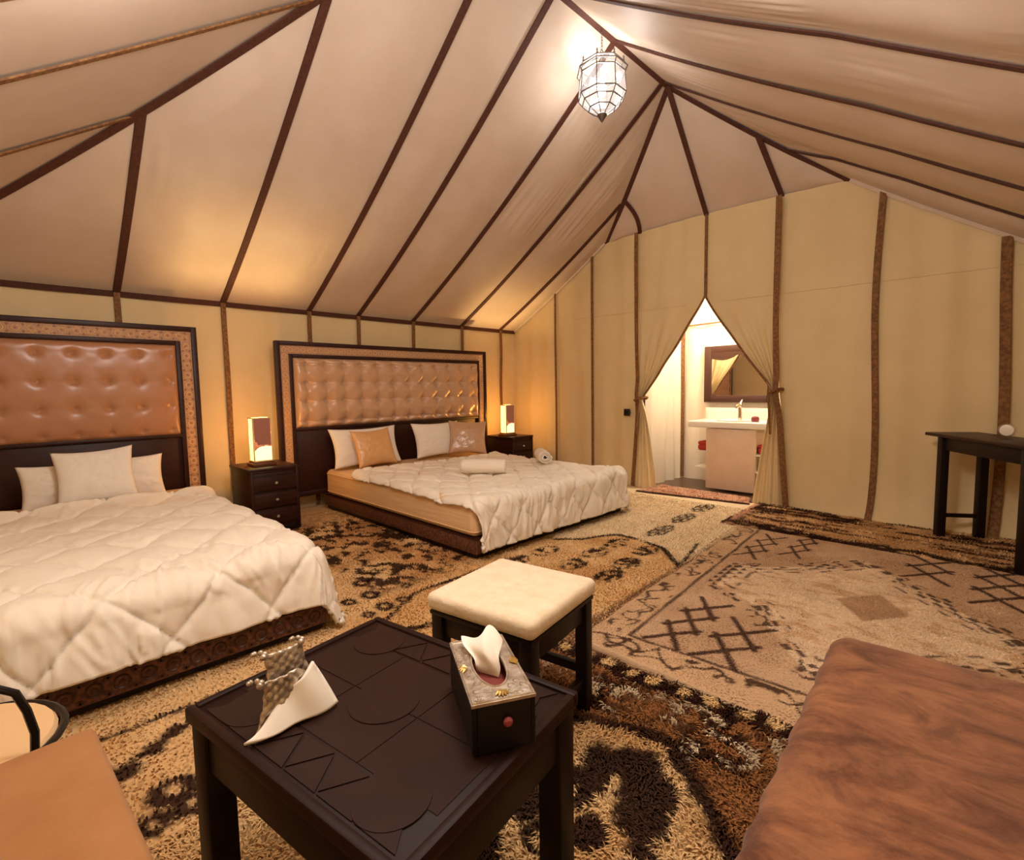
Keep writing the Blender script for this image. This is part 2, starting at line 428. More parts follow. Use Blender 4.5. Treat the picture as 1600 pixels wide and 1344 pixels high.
for (a, b) in ((HIPL, -3.2), (-3.2, -2.4), (-2.4, -1.66), (-1.66, HIPR)):
    za = HIPZ + .03 * math.sin(pi * (a - HIPL) / (HIPR - HIPL)); zb = HIPZ + .03 * math.sin(pi * (b - HIPL) / (HIPR - HIPL))
    tp = {-3.2: .36, -2.4: 1.0, -1.66: .5, HIPL: 0, HIPR: 0}
    def top(x):
        v = tp[x]; e = HIPL if x < -2.4 else HIPR
        # the strap leaves the hip line at fraction v of its length
        return np.array((e + (RIDGE_X - e) * v, BY + (RY1 - BY) * v, HIPZ + (RZ - HIPZ) * v - .10 * v * (1 - v)))
    n = 22
    s = np.linspace(0, 1, n)
    B = np.stack([a + (b - a) * s, np.full(n, BY), za + (zb - za) * s], 1)
    # upper edge follows the hip line between the two strap tops
    va, vb = tp[a], tp[b]
    e = HIPL if (a + b) / 2 < -2.4 else HIPR
    V = va + (vb - va) * s
    T = np.stack([e + (RIDGE_X - e) * V, BY + (RY1 - BY) * V, HIPZ + (RZ - HIPZ) * V - .10 * V * (1 - V)], 1)
    t = np.linspace(0, 1, n)[None, :, None]
    P = B[:, None] * (1 - t) + T[:, None] * t
    P[..., 2] -= .05 * (np.sin(pi * s)[:, None] * np.sin(pi * t[0, :, 0])[None])
    grid_obj('canvas_panel', P, M['roof'], ceiling)
    if b != HIPR:
        t1 = np.linspace(0, 1, n)[:, None]
        L = np.array((b, BY, zb))[None] * (1 - t1) + T[-1][None] * t1
        if b == -3.2: L[:, 0] += .05 * np.sin(pi * t1[:, 0]); L[:, 1] -= .0
        strip('strap', L + np.array((0, -.012, -.012)), (0, -.7, -.7), .05, M['strap'], ceiling)
for e, yb_, nm in ((HIPL, BY, 'l'), (HIPR, BY, 'r')):
    v = np.linspace(0, 1, 24)
    L = np.stack([e + (RIDGE_X - e) * v, BY + (RY1 - BY) * v, HIPZ + (RZ - HIPZ) * v - .10 * v * (1 - v) - .015], 1)
    strip('strap', L, (.5 if e < RIDGE_X else -.5, -.5, -.7), .05, M['strap'], ceiling)
yy = np.linspace(RY0, RY1, 30)
strip('strap', np.stack([np.full(30, RIDGE_X), yy, np.full(30, RZ - .012)], 1), (0, 0, -1), .07, M['strap'], ceiling)
xx = np.linspace(WX, RIDGE_X, 50)
strip('strap', np.stack([xx, y_front_l(xx), roof_left(xx, 0) - .02], 1), (.5, .4, -.75), .055, M['strap'], ceiling)
yy = np.linspace(FY, BY, 60)
strip('strap', np.stack([np.full(60, WX + .012), yy, np.full(60, ZL - .01)], 1), (1, 0, -.35), .05, M['strap'], ceiling)
# sloping edge of the roof along the back wall
for zf, xx in ((roof_left, np.linspace(WX, HIPL, 40)), (roof_right, np.linspace(HIPR, RX, 40))):
    strip('hem', np.stack([xx, np.full(40, BY - .045), zf(xx, BY) - .004], 1), (0, -1, -.8), .035, M['roof'], ceiling)

# --- left wall
edges = [FY] + SY + [BY]
for a, b in zip(edges, edges[1:]):
    ny, nz = 40, 60
    Y = np.linspace(a, b, ny)[:, None] + np.zeros((1, nz)); Z = np.linspace(-.03, ZL, nz)[None] + np.zeros((ny, 1))
    X = WX + .015 * np.sin(pi * (Y - a) / (b - a)) * -1 + .010 * (vn(Y * 9 + Z * 1.5, Z * 1.2, 2) - .5) + .02 * (fbm(Y * 3, Z * 2, 8) - .5) * np.sin(pi * Z / ZL)
    grid_obj('canvas_panel', np.stack([X, Y, Z], -1), M['wall'], walls['left'])
for y in SY:
    z = np.linspace(0, ZL, 30)
    strip('strap', np.stack([WX + .03 + .008 * np.sin(z * 5 + y), np.full(30, y), z], 1), (1, 0, 0), .045, M['strap_tan'], walls['left'])

# --- back wall with the parted entrance to the bathroom
APX, APZ = -2.39, 2.17
TL, TR = (-3.11, 1.06), (-1.665, 1.14)
def back_top(x):
    zl = roof_left(x, 0); zr = roof_right(x, BY)
    h = HIPZ + .03 * np.sin(pi * np.clip((x - HIPL) / (HIPR - HIPL), 0, 1))
    return np.where(x < HIPL, zl, np.where(x > HIPR, zr, h))
def edge_x(side, z):
    tx, tz = TL if side < 0 else TR
    bx = -2.95 if side < 0 else -1.86
    up = APX + (tx - APX) * np.clip((APZ - z) / (APZ - tz), 0, 1) ** 1.08
    dn = tx + (bx - tx) * np.clip((tz - z) / tz, 0, 1) ** .8
    return np.where(z >= tz, up, dn)
def strap_x(side, z):
    tx, tz = TL if side < 0 else TR
    s0 = -3.2 if side < 0 else -1.66
    kn = tx - .05 if side < 0 else tx + .035
    bx = -3.25 if side < 0 else -1.53
    up = s0 + (kn - s0) * np.clip((2.4 - z) / (2.4 - tz), 0, 1) ** 3
    dn = kn + (bx - kn) * np.clip((tz - z) / tz, 0, 1) ** .9
    return np.where(z >= tz, up, dn)
def far_x(side, z):
    return np.full_like(z, -3.87 if side < 0 else -.885)
def wall_pt(x, z, wob=1.0):
    """gentle slack of the hanging cloth; pools inwards at the ground"""
    y = BY - .02 + .02 * (fbm(x * 2.2, z * 1.1, 31) - .5) + .012 * wob * np.sin(x * 21 + 2 * vn(x * 2, z, 6)) * (1 - .6 * z / 3)
    y = y - .16 * np.exp(-np.maximum(z, 0) / .13) * sst(-1.7, -.6, x) * (.6 + .5 * vn(x * 3, z * 0, 12))
    return y
def back_bay(xl, xr, fold=None, nz=90, nx=44, side=0):
    """xl/xr: functions of z giving the bay's two edges"""
    s = np.linspace(0, 1, nx)[None]; tz = np.linspace(0, 1, nz)[:, None]
    xt0 = xl(np.array([3.])); xt1 = xr(np.array([3.]))
    ztop = back_top(xt0 * (1 - s) + xt1 * s)
    Z = -.03 + (ztop + .03) * tz
    X = xl(Z) * (1 - s) + xr(Z) * s
    Y = wall_pt(X, Z)
    if fold is not None:
        w0 = (xt1 - xt0); w = np.maximum(xr(Z) - xl(Z), 1e-3)
        sq = np.clip(1 - w / w0, 0, 1)
        amp = .055 * sq ** 1.2
        ph = s * fold * 2 * pi
        Y = Y - amp * (.6 + .5 * np.sin(ph + 1.5 * vn(s * 3, Z * 1.5, 17)))
        tzz = (TL if side < 0 else TR)[1]
        Y = Y - .05 * np.exp(-((Z - tzz) / .14) ** 2) * sq
        Y = Y - .10 * np.exp(-np.maximum(Z, 0) / .5) * (sq > .05) * sq * np.sin(pi * s)
    grid_obj('canvas_panel', np.stack([X, Y, Z], -1), M['wall'], walls['back'])
cst = lambda v: (lambda z: np.full_like(z, v))
back_bay(cst(WX), cst(-4.485)); back_bay(cst(-4.485), cst(-3.87))
back_bay(cst(-3.87), lambda z: strap_x(-1, z), fold=2, side=-1)
back_bay(lambda z: strap_x(-1, z), lambda z: edge_x(-1, z), fold=4, nx=90, side=-1)
back_bay(lambda z: edge_x(1, z), lambda z: strap_x(1, z), fold=4, nx=90, side=1)
back_bay(lambda z: strap_x(1, z), cst(-.86), fold=2, side=1)
back_bay(cst(-.86), cst(-.06)); back_bay(cst(-.06), cst(RX))
def vstrap(xf, ztop, w, m, off=.03, z0=0.0):
    z = np.linspace(z0, ztop, 70); x = xf(z)
    y = wall_pt(x, z) - off
    tied = np.exp(-((z - 1.1) / .14) ** 2) * .05
    return strip('strap', np.stack([x, y - (tied if off > .03 else 0), z], 1), (0, -1, 0), w, m, walls['back'])
vstrap(cst(-4.485), 2.5, .03, M['strap_tan']); vstrap(cst(-3.87), 2.88, .035, M['strap_tan'])
vstrap(lambda z: strap_x(-1, z), 3.0, .045, M['strap_tan'], .075)
vstrap(lambda z: strap_x(1, z), 3.0, .055, M['strap_tan'], .075)
vstrap(lambda z: -.86 + .02 * np.sin(z * 2.2 + .4), 2.83, .05, M['strap_tan'])
vstrap(lambda z: -.06 + .02 * np.sin(z * 2.0), 2.28, .065, M['strap_tan'])
z = np.linspace(APZ, 3.02, 20)
strip('strap', np.stack([np.full(20, APX), wall_pt(np.full(20, APX), z) - .02, z], 1), (0, -1, 0), .03, M['strap_tan'], walls['back'])
for sd in (-1, 1):        # dark bound edges of the opening and the tie cords
    tz = (TL if sd < 0 else TR)[1]
    z = np.linspace(tz, APZ, 40); x = edge_x(sd, z)
    strip('bound_edge', np.stack([x, wall_pt(x, z) - .03 - .05 * np.clip((APZ - z) / 1.1, 0, 1), z], 1), (0, -1, 0), .022, M['strap_tan'], walls['back'])
    kx = strap_x(sd, np.array([tz]))[0]; ex = edge_x(sd, np.array([tz]))[0]; cx = (kx + ex) / 2; rx = abs(kx - ex) / 2 + .035
    MB().tube([(cx + rx * math.cos(a), BY - .085 + .10 * math.sin(a), tz + .02 * math.cos(a)) for a in np.linspace(0, 2 * pi, 25)[:-1]], .016, 6, True).build('tie_cord', M['strap_tan'], walls['back'])
    MB().tube([(ex - sd * .02, BY - .19, tz), (ex - sd * .005, BY - .205, tz - .15), (ex + sd * .012, BY - .2, tz - .42)], .010, 6).build('tie_end', M['strap_tan'], walls['back'])
x = np.linspace(-4.2, RX, 60)
for a, b in ((-4.2, -2.62), (-2.2, RX)):
    xx = np.linspace(a, b, 60)
    strip('seam', np.stack([xx, wall_pt(xx, np.full(60, 2.10)) - .002, 2.12 - .012 * (xx + 4.2)], 1), (0, -1, 0), .014, M['wall'], walls['back'], .006)

# --- right and front walls (behind and beside the viewer)
Y = np.linspace(FY, BY, 40)[:, None] + np.zeros((1, 30)); Z = np.linspace(-.03, ZR + .17, 30)[None] + np.zeros((40, 1))
grid_obj('canvas_panel', np.stack([RX + .02 * (fbm(Y * 3, Z * 2, 51) - .5), Y, Z], -1), M['wall'], walls['right'])
X = np.linspace(WX, RX, 40)[:, None] + np.zeros((1, 30)); Z = np.linspace(0, 1, 30)[None] * (ZL + (ZR - ZL) * (X - WX) / (RX - WX)) - .01
grid_obj('canvas_panel', np.stack([X, FY + .02 * (fbm(X * 3, Z * 2, 52) - .5), Z], -1), M['wall'], walls['front'])

# --- floor
fo = box('floor', ((WX + RX) / 2, (FY + BY) / 2, -.06), (RX - WX + .1, BY - FY + .1, .06), M['floor'], None, 0); fo['kind'] = 'structure'

# --- bathroom behind the opening
bw = struct('wall_bathroom')
def bath_sheet(p0, p1, z1, seed, n=60, fold=.025, k=26):
    s = np.linspace(0, 1, n)[:, None]; zz = np.linspace(-.03, z1, 40)[None]
    p0 = np.array(p0); p1 = np.array(p1); d = p1 - p0; L = np.linalg.norm(d); nn = np.array((-d[1], d[0])) / L
    o = fold * np.sin(s * L * k + 2.5 * vn(s * 4, zz * 1.2, seed)) * (.4 + .6 * vn(s * 5, zz * .7, seed + 1))
    return np.stack([p0[0] + d[0] * s + nn[0] * o, p0[1] + d[1] * s + nn[1] * o, zz + 0 * s], -1)
grid_obj('canvas_panel', bath_sheet((-3.12, 6.32), (-1.2, 6.32), 2.6, 3, fold=.012), M['bath_wall'], bw)
grid_obj('canvas_panel', bath_sheet((-3.15, 5.46), (-3.12, 6.32), 2.6, 4, fold=.03), M['bath_wall'], bw)
grid_obj('canvas_panel', bath_sheet((-1.2, 6.32), (-1.2, 5.46), 2.6, 5), M['bath_wall'], bw)
strip('strap', [(-3.085, 6.28, z) for z in np.linspace(0, 2.6, 12)], (.6, -.8, 0), .05, M['strap_tan'], bw)
strip('strap', [(x, 6.285, 1.98 + .02 * (x + 3)) for x in np.linspace(-3.1, -1.2, 12)], (0, -1, 0), .022, M['strap_tan'], bw)
bc = box('ceiling_bathroom', (-2.2, 5.9, 2.63), (2.1, 1.0, .03), M['bath_wall'], None, 0); bc['kind'] = 'structure'
bf = box('floor_bathroom', (-2.2, 5.9, -.045), (2.1, .95, .05), M['bath_floor'], None, 0); bf['kind'] = 'structure'

# ================================================================ RUGS
def seg(px, py, x0, y0, x1, y1):
    dx, dy = x1 - x0, y1 - y0
    t = np.clip(((px - x0) * dx + (py - y0) * dy) / (dx * dx + dy * dy + 1e-9), 0, 1)
    return np.hypot(px - x0 - t * dx, py - y0 - t * dy)
def poly_d(px, py, pts, closed=False):
    d = np.full(px.shape, 9.0); P = list(pts) + ([pts[0]] if closed else [])
    for (a, b), (c, e) in zip(P, P[1:]): d = np.minimum(d, seg(px, py, a, b, c, e))
    return d
def lerp(c, col, m): return c + (np.array(col) - c) * m[..., None]
CREAM, IVORY, BROWN, DARK = s2l(222, 184, 132), s2l(232, 208, 170), s2l(150, 92, 50), s2l(50, 26, 18)
PINK = s2l(206, 166, 132)

def pat_hall(x, y):
    """long beige carpet under the beds"""
    wx = x + .03 * (fbm(x * 7, y * 7, 60) - .5); wy = y + .03 * (fbm(x * 7, y * 7, 61) - .5)
    c = np.ones(x.shape + (3,)) * np.array(CREAM)
    c = lerp(c, s2l(206, 160, 104), .8 * sst(.4, .7, fbm(x * 3, y * 3, 62)))
    v = np.interp(wx, [-2.6, -2.4, -2.27, -2.08, -1.81, -1.56], [3.05, 3.17, 3.46, 3.46, 3.39, 3.12])
    c = lerp(c, IVORY, sst(-.02, .02, wy - v))
    # floral field between the beds
    fl_ = sst(-4.75, -4.3, x) * (1 - sst(-2.75, -2.55, x)) * sst(1.40, 1.55, y) * (1 - sst(2.5, 2.7, y))
    n = .58 * vn(wx * 13, wy * 17, 63) + .42 * vn(wx * 30, wy * 34, 64)
    c = lerp(c, s2l(170, 112, 62), fl_ * sst(.45, .55, fbm(x * 5, y * 5, 65)) * .5)
    c = lerp(c, DARK, fl_ * sst(.52, .57, n) * .95)
    D = np.zeros(x.shape)
    for (a, b, s) in ((-2.66, 1.44, .075), (-2.66, 1.30, .06), (-2.45, 1.41, .075), (-2.46, 1.54, .06), (-2.43, 1.29, .055), (-2.86, 1.50, .07), (-2.62, 1.66, .05)):
        d = np.hypot(wx - a, (wy - b) * 1.2); D = np.maximum(D, (1 - sst(s - .015, s, d)) * sst(.2 * s, .42 * s, d))
    for (a, b) in ((-2.13, 3.27), (-2.12, 2.97), (-2.09, 2.68), (-1.83, 2.92), (-1.87, 3.24), (-1.79, 2.65), (-2.42, 2.75), (-2.44, 2.45)):
        d = np.hypot((wx - a) / .085, (wy - b) / .135)
        nn = vn(wx * 34, wy * 34, 66)
        D = np.maximum(D, (1 - sst(.92, 1.05, d)) * np.maximum(sst(.42, .55, nn), .85 * sst(.72, .85, d) * sst(.3, .4, nn)))
    for (a, b) in ((-2.045, 3.80), (-2.09, 4.31), (-2.13, 4.80)):       # chain of hexagon flowers
        for k in range(6):
            q = k * pi / 3
            d = np.hypot((wx - a - .045 * math.sin(q)) / .034, (wy - b - .125 * math.cos(q)) / .075)
            D = np.maximum(D, 1.15 * np.exp(-((d - .85) / .27) ** 2))
    for L, w in ((((-2.55, 3.02), (-2.4, 3.17), (-2.27, 3.46), (-2.08, 3.46), (-1.81, 3.39), (-1.56, 3.12)), .022),
                 (((-1.56, 3.15), (-1.61, 3.47), (-1.66, 3.66)), .014),
                 (((-2.10, -.1), (-1.97, .178), (-2.04, .246), (-2.09, .33), (-2.10, .40), (-1.98, .62), (-2.12, .9), (-2.0, 1.1), (-2.14, 1.34), (-2.06, 1.52), (-2.16, 1.8)), .026),
                 (((-2.23, -.2), (-2.225, .154), (-2.215, .3), (-2.22, .5), (-2.24, 1.25), (-2.48, 1.62), (-2.5, 2.2)), .014)):
        d = poly_d(wx, wy, L); D = np.maximum(D, (1 - sst(w * .7, w * 1.3, d)) * (sst(.05, .15, vn(wx * 22, wy * 22, 67))))
    for (a, b, s) in ((-1.97, .178, .048), (-2.09, .33, .045), (-2.03, .26, .040)):
        D = np.maximum(D, 1 - sst(s - .01, s, np.hypot(wx - a, wy - b)))
    # angular ring motifs near the coffee table
    for (a, b, s) in ((-1.77, .275, .078), (-1.665, .20, .062), (-1.67, .31, .06), (-1.75, .45, .06), (-1.72, 1.05, .06), (-1.8, 1.28, .06)):
        d = np.maximum(abs(wx - a) + .5 * abs(wy - b), abs(wy - b) + .3 * abs(wx - a)) / s
        D = np.maximum(D, (1 - sst(.85, 1.05, d)) * sst(.15, .35, d + .3 * (vn(wx * 30, wy * 30, 69) - .5)))
    return lerp(c, DARK, np.clip(D, 0, 1) * .97)

def pat_front(x, y):
    """shaggy rug in front of the viewer with big dark medallions"""
    wx = x + .05 * (fbm(x * 9, y * 9, 70) - .5); wy = y + .05 * (fbm(x * 9, y * 9, 71) - .5)
    c = np.ones(x.shape + (3,)) * np.array(s2l(220, 182, 128))
    c = lerp(c, s2l(192, 140, 82), .6 * sst(.45, .75, fbm(x * 4, y * 4, 72)))
    lowx = [-2.4, -1.9, -1.5, -1.3, -1.045, -.88, -.795, -.66, -.487, -.2, .3]
    low = np.interp(wx, lowx, [1.0, 1.28, 1.42, 1.38, 1.40, 1.50, 1.52, 1.43, 1.28, 1.0, .6])
    e = 1.845 + .094 * (x + .91)
    b = wy - e
    up = sst(-.01, .01, wy - low)
    c = lerp(c, s2l(150, 100, 58), up)
    mot = up * np.clip(np.exp(-((wx + 1.10) / .17) ** 2) + np.exp(-((wx + .66) / .20) ** 2) + np.exp(-((wx + 1.6) / .2) ** 2), 0, 1) * (1 - sst(.16, .2, abs(wy - e + .22)))
    n = .6 * vn(wx * 22, wy * 22, 73) + .4 * vn(wx * 50, wy * 50, 74)
    c = lerp(c, DARK, mot * sst(.38, .46, n)); c = lerp(c, IVORY, mot * sst(.62, .68, n) * .9)
    D = (1 - sst(.022, .045, abs(wy - low + .02)))
    D = np.maximum(D, .8 * np.exp(-((wy - low) / .05) ** 2) * sst(.4, .5, n))
    ck = np.where((np.floor((wx + 5) / .062) + np.floor((b + 5) / .05)) % 2 == 0, 1.0, 0.0)
    band = sst(-.115, -.105, b)
    c = lerp(c, DARK, band); c = lerp(c, s2l(228, 190, 132), band * (1 - sst(.026, .034, np.hypot(((wx + 5) % .11) - .055, b + .055))))
    c = lerp(c, s2l(214, 176, 128), sst(-.012, 0, b))
    for (a, q, s) in ((-.87, 1.27, .085), (-.78, 1.325, .085), (-.70, 1.26, .085), (-.675, 1.16, .075), (-.89, 1.12, .09), (-.76, 1.02, .065), (-.80, 1.22, .075), (-.62, 1.07, .04), (-.95, .98, .07), (-.83, .94, .06),
                      (-.60, .95, .06), (-.50, .85, .07), (-1.25, 1.0, .08), (-1.33, .92, .07), (-1.2, .88, .06), (-.95, .80, .07), (-.62, .72, .08), (-.74, .62, .07), (-1.45, 1.15, .06)):
        D = np.maximum(D, (1 - sst(s * .85, s * 1.1, np.hypot(wx - a, wy - q))))
    gap = poly_d(wx, wy, ((-.80, 1.24), (-.77, 1.16), (-.74, 1.09))) 
    D = np.maximum(D, 1 - sst(.045, .06, np.hypot(wx + .83, wy - 1.345)))
    D = D * (sst(.008, .02, gap)); D = D * sst(.010, .022, poly_d(wx, wy, ((-.90, 1.10), (-.86, 1.01), (-.82, .92))))
    return lerp(c, s2l(46, 24, 20), D * .97)

AO = np.array((-1.266, 2.047)); AA = math.radians(4.4)
def to_a(x, y):
    dx, dy = x - AO[0], y - AO[1]
    return dx * math.cos(AA) + dy * math.sin(AA), -dx * math.sin(AA) + dy * math.cos(AA)
def pat_woven(x, y):
    """flat woven rug: crossed lattices round a pale stepped medallion"""
    wx = x + .010 * (fbm(x * 16, y * 16, 80) - .5); wy = y + .010 * (fbm(x * 16, y * 16, 81) - .5)
    a, b = to_a(wx, wy)
    c = np.ones(x.shape + (3,)) * np.array(s2l(204, 170, 136))
    c = lerp(c, s2l(186, 150, 116), .7 * sst(.4, .7, fbm(x * 4, y * 4, 82)))
    med = [(-.56, 2.27), (-.83, 2.62), (-.94, 2.80), (-1.22, 2.96), (-1.24, 3.36), (-.95, 3.60), (-.63, 4.0), (-.38, 3.70), (-.13, 3.43), (.06, 3.22), (.2, 3.0), (-.1, 2.75), (-.3, 2.5)]
    # inside test for the medallion
    ins = np.zeros(x.shape, bool); j = len(med) - 1
    for i in range(len(med)):
        xi, yi = med[i]; xj, yj = med[j]
        ins ^= ((yi > wy) != (yj > wy)) & (wx < (xj - xi) * (wy - yi) / (yj - yi + 1e-9) + xi); j = i
    c = lerp(c, s2l(228, 200, 166), ins * .95)
    c = lerp(c, s2l(204, 164, 124), ins * .8 * sst(.52, .68, fbm(x * 14, y * 26, 83)))
    gd = (abs(wx + .485) / .17 + abs(wy - 3.2) / .24)
    c = lerp(c, s2l(178, 140, 104), (1 - sst(.9, 1.0, gd)) * .9)
    D = np.zeros(x.shape)
    bo = (a < 0) | (b < 0)
    c = lerp(c, s2l(208, 172, 132), bo * .8)
    D = np.maximum(D, (1 - sst(.006, .014, np.minimum(seg(a, b, 0, 0, 0, 3), seg(a, b, 0, 0, 3, 0)))) * .9)
    D = np.maximum(D, (1 - sst(.006, .014, seg(a, b, -.20, -.0, -.20, 3))) * .75)
    # squiggles in the border
    sq = np.minimum(abs(np.sin(b * 17 + 5 * vn(a * 12, b * 6, 84)) * .05 + np.sin(b * 43) * .02 - (a + .10)), abs(np.sin(b * 29 + 6 * vn(a * 9, b * 9, 184)) * .06 - (a + .09)))
    D = np.maximum(D, .95 * ((a < -.025) & (a > -.18) & (b > 0)) * (1 - sst(.006, .016, sq)) * sst(.30, .40, vn(a * 20, b * 9, 85)))
    sq2 = abs(np.sin(a * 17 + 5 * vn(a * 6, b * 12, 86)) * .045 + np.sin(a * 43) * .02 - (b + .10))
    sq2 = np.minimum(sq2, abs(np.sin(a * 27 + 6 * vn(a * 9, b * 9, 186)) * .06 - (b + .09)))
    D = np.maximum(D, ((b < -.02) & (b > -.18)) * (1 - sst(.010, .020, sq2)) * sst(.34, .42, vn(a * 8, b * 14, 87)))
    def chain(x0, y0, n, w, h, lw=.0105):
        nonlocal D
        for k in range(n):
            yb = y0 + k * h * .82
            d = np.minimum(seg(wx, wy, x0 - w / 2, yb - h / 2, x0 + w / 2, yb + h / 2), seg(wx, wy, x0 + w / 2, yb - h / 2, x0 - w / 2, yb + h / 2))
            D = np.maximum(D, 1 - sst(lw * .7, lw * 1.4, d))
    chain(-1.12, 2.20, 3, .17, .24, .014); chain(-.875, 2.22, 2, .20, .27, .014)
    chain(-1.285, 3.70, 3, .15, .26, .010); chain(-1.06, 3.92, 3, .13, .26, .010)
    chain(-.33, 4.0, 2, .22, .30, .014); chain(0.0, 3.78, 3, .22, .30, .014)
    chain(.05, 2.3, 2, .2, .27); chain(-.2, 2.2, 2, .2, .27)
    # stepped outline of the medallion: broken double zigzag
    dm = poly_d(wx, wy, med, True)
    step = .035 * np.sign(np.sin((wx + wy) * 38)) * np.sign(np.sin((wx - wy) * 38 + 1))
    D = np.maximum(D, .95 * (1 - sst(.009, .018, abs(dm - .03 - step * .5))) * sst(.34, .44, vn(x * 16, y * 16, 88)))
    D = np.maximum(D, .8 * ins * (1 - sst(.006, .012, abs(dm - .10))) * sst(.5, .6, vn(x * 20, y * 20, 89)))
    return lerp(c, s2l(58, 32, 26), D * .92)

def pat_back(x, y):
    """shaggy streaked rug along the back wall"""
    c = np.ones(x.shape + (3,)) * np.array(s2l(216, 174, 122))
    n = .6 * vn(x * 4, y * 22, 90) + .4 * vn(x * 12, y * 48, 91)
    c = lerp(c, s2l(112, 64, 36), sst(.49, .56, n) * .85); c = lerp(c, DARK, sst(.58, .65, n) * .95)
    edge = np.minimum(np.minimum(x + 1.78, y - (4.36 + .04 * np.sin(x * 9))), 9)
    n2 = vn(x * 16, y * 26, 92)
    c = lerp(c, DARK, (1 - sst(.09, .14, edge)) * sst(.25, .4, n2) * .95)
    c = lerp(c, s2l(210, 160, 130), (1 - sst(.03, .12, x + 1.78)) * sst(.4, .6, vn(x * 10, y * 9, 93)))
    return c
def pat_mat(x, y):
    c = np.ones(x.shape + (3,)) * np.array(s2l(214, 168, 138))
    c = lerp(c, s2l(170, 112, 84), .8 * sst(.5, .65, fbm(x * 12, y * 20, 95)))
    ed = y - (5.06 + .17 * (x + 3.0) / 1.25)
    return lerp(c, DARK, (1 - sst(.02, .05, ed)) * .9)

def color_mesh(name, V, F, C, m, parent=None, kind=None, smooth=True):
    me = bpy.data.meshes.new(name)
    nv = len(V); F = np.asarray(F)
    me.from_pydata(V.tolist(), [], F.tolist())
    at = me.color_attributes.new('Col', 'FLOAT_COLOR', 'POINT')
    at.data.foreach_set('color', np.concatenate([C, np.ones((nv, 1))], 1).astype(np.float32).ravel())
    me.materials.append(m)
    if smooth: me.polygons.foreach_set('use_smooth', np.ones(len(me.polygons), bool))
    me.update()
    return link(name, me, parent, kind)

def rug(label, pat, corners, z0, z1, step, m, pile=None, wave=.006, seed=0):
    """corners: four floor points in order; the cloth is a slab with a wavy edge"""
    c = np.array(corners, float)
    n = max(8, int(np.linalg.norm(c[1] - c[0]) / step)); k = max(8, int(np.linalg.norm(c[3] - c[0]) / step))
    s = np.linspace(0, 1, n)[:, None, None]; t = np.linspace(0, 1, k)[None, :, None]
    P = (c[0] * (1 - s) + c[1] * s) * (1 - t) + (c[3] * (1 - s) + c[2] * s) * t
    x = P[..., 0]; y = P[..., 1]
    e = np.minimum(np.minimum(s, 1 - s), np.minimum(t, 1 - t))[..., 0]
    x = x + .012 * (vn(y * 9, x * 2, seed + 1) - .5) * (1 - sst(0, .05, e)); y = y + .012 * (vn(x * 9, y * 2, seed + 2) - .5) * (1 - sst(0, .05, e))
    z = z1 + wave * (fbm(x * 5, y * 5, seed + 3) - .5)
    top = np.stack([x, y, z], -1); C = pat(x, y)
    F = grid_faces(n, k).tolist()
    V = top.reshape(-1, 3); CC = C.reshape(-1, 3)
    # skirt down to the floor round the rim
    rim = [i * k for i in range(n)] + [(n - 1) * k + j for j in range(1, k)] + [i * k + k - 1 for i in range(n - 2, -1, -1)] + [j for j in range(k - 2, 0, -1)]
    base = len(V); low = V[rim].copy(); low[:, 2] = z0
    V = np.concatenate([V, low]); CC = np.concatenate([CC, CC[rim]])
    R = len(rim)
    F += [[rim[i], base + i, base + (i + 1) % R, rim[(i + 1) % R]] for i in range(R)]
    o = color_mesh('rug', V, F, CC, m)
    tag(o, label, 'rug')
    return o
def pile(parent, pat, region, spacing, length, width, z, keep, seed, lean=.75):
    """thousands of wool tufts standing on a rug"""
    x0, x1, y0, y1 = region
    g = np.random.default_rng(seed)
    X, Y = np.meshgrid(np.arange(x0, x1, spacing), np.arange(y0, y1, spacing), indexing='ij')
    X = (X + g.uniform(-.5, .5, X.shape) * spacing).ravel(); Y = (Y + g.uniform(-.5, .5, Y.shape) * spacing).ravel()
    k = keep(X, Y); X = X[k]; Y = Y[k]; n = len(X)
    C = pat(X, Y) * (0.78 + .44 * g.random((n, 1)))
    az = 2 * pi * (1.6 * fbm(X * 5, Y * 5, seed + 5)) + g.normal(0, .7, n)
    L = length * g.uniform(.7, 1.25, n); W = width * g.uniform(.7, 1.3, n)
    dx, dy = np.cos(az), np.sin(az); sx, sy = -dy, dx
    b0 = np.stack([X - sx * W, Y - sy * W, np.full(n, z)], 1); b1 = np.stack([X + sx * W, Y + sy * W, np.full(n, z)], 1)
    hm = L * .55 * (1 - .35 * lean); hx = L * .35 * lean
    m0 = np.stack([X + dx * hx - sx * W * .9, Y + dy * hx - sy * W * .9, z + hm], 1); m1 = np.stack([X + dx * hx + sx * W * .9, Y + dy * hx + sy * W * .9, z + hm], 1)
    tp = np.stack([X + dx * L * lean, Y + dy * L * lean, z + hm * g.uniform(.8, 1.15, n)], 1)
    V = np.stack([b0, b1, m0, m1, tp], 1).reshape(-1, 3)
    i = np.arange(n) * 5
    F = np.concatenate([np.stack([i, i + 1, i + 3], 1), np.stack([i, i + 3, i + 2], 1), np.stack([i + 2, i + 3, i + 4], 1)])
    color_mesh('pile', V, F, np.repeat(C, 5, 0), M['rug_pile'], parent, 'stuff', smooth=False)

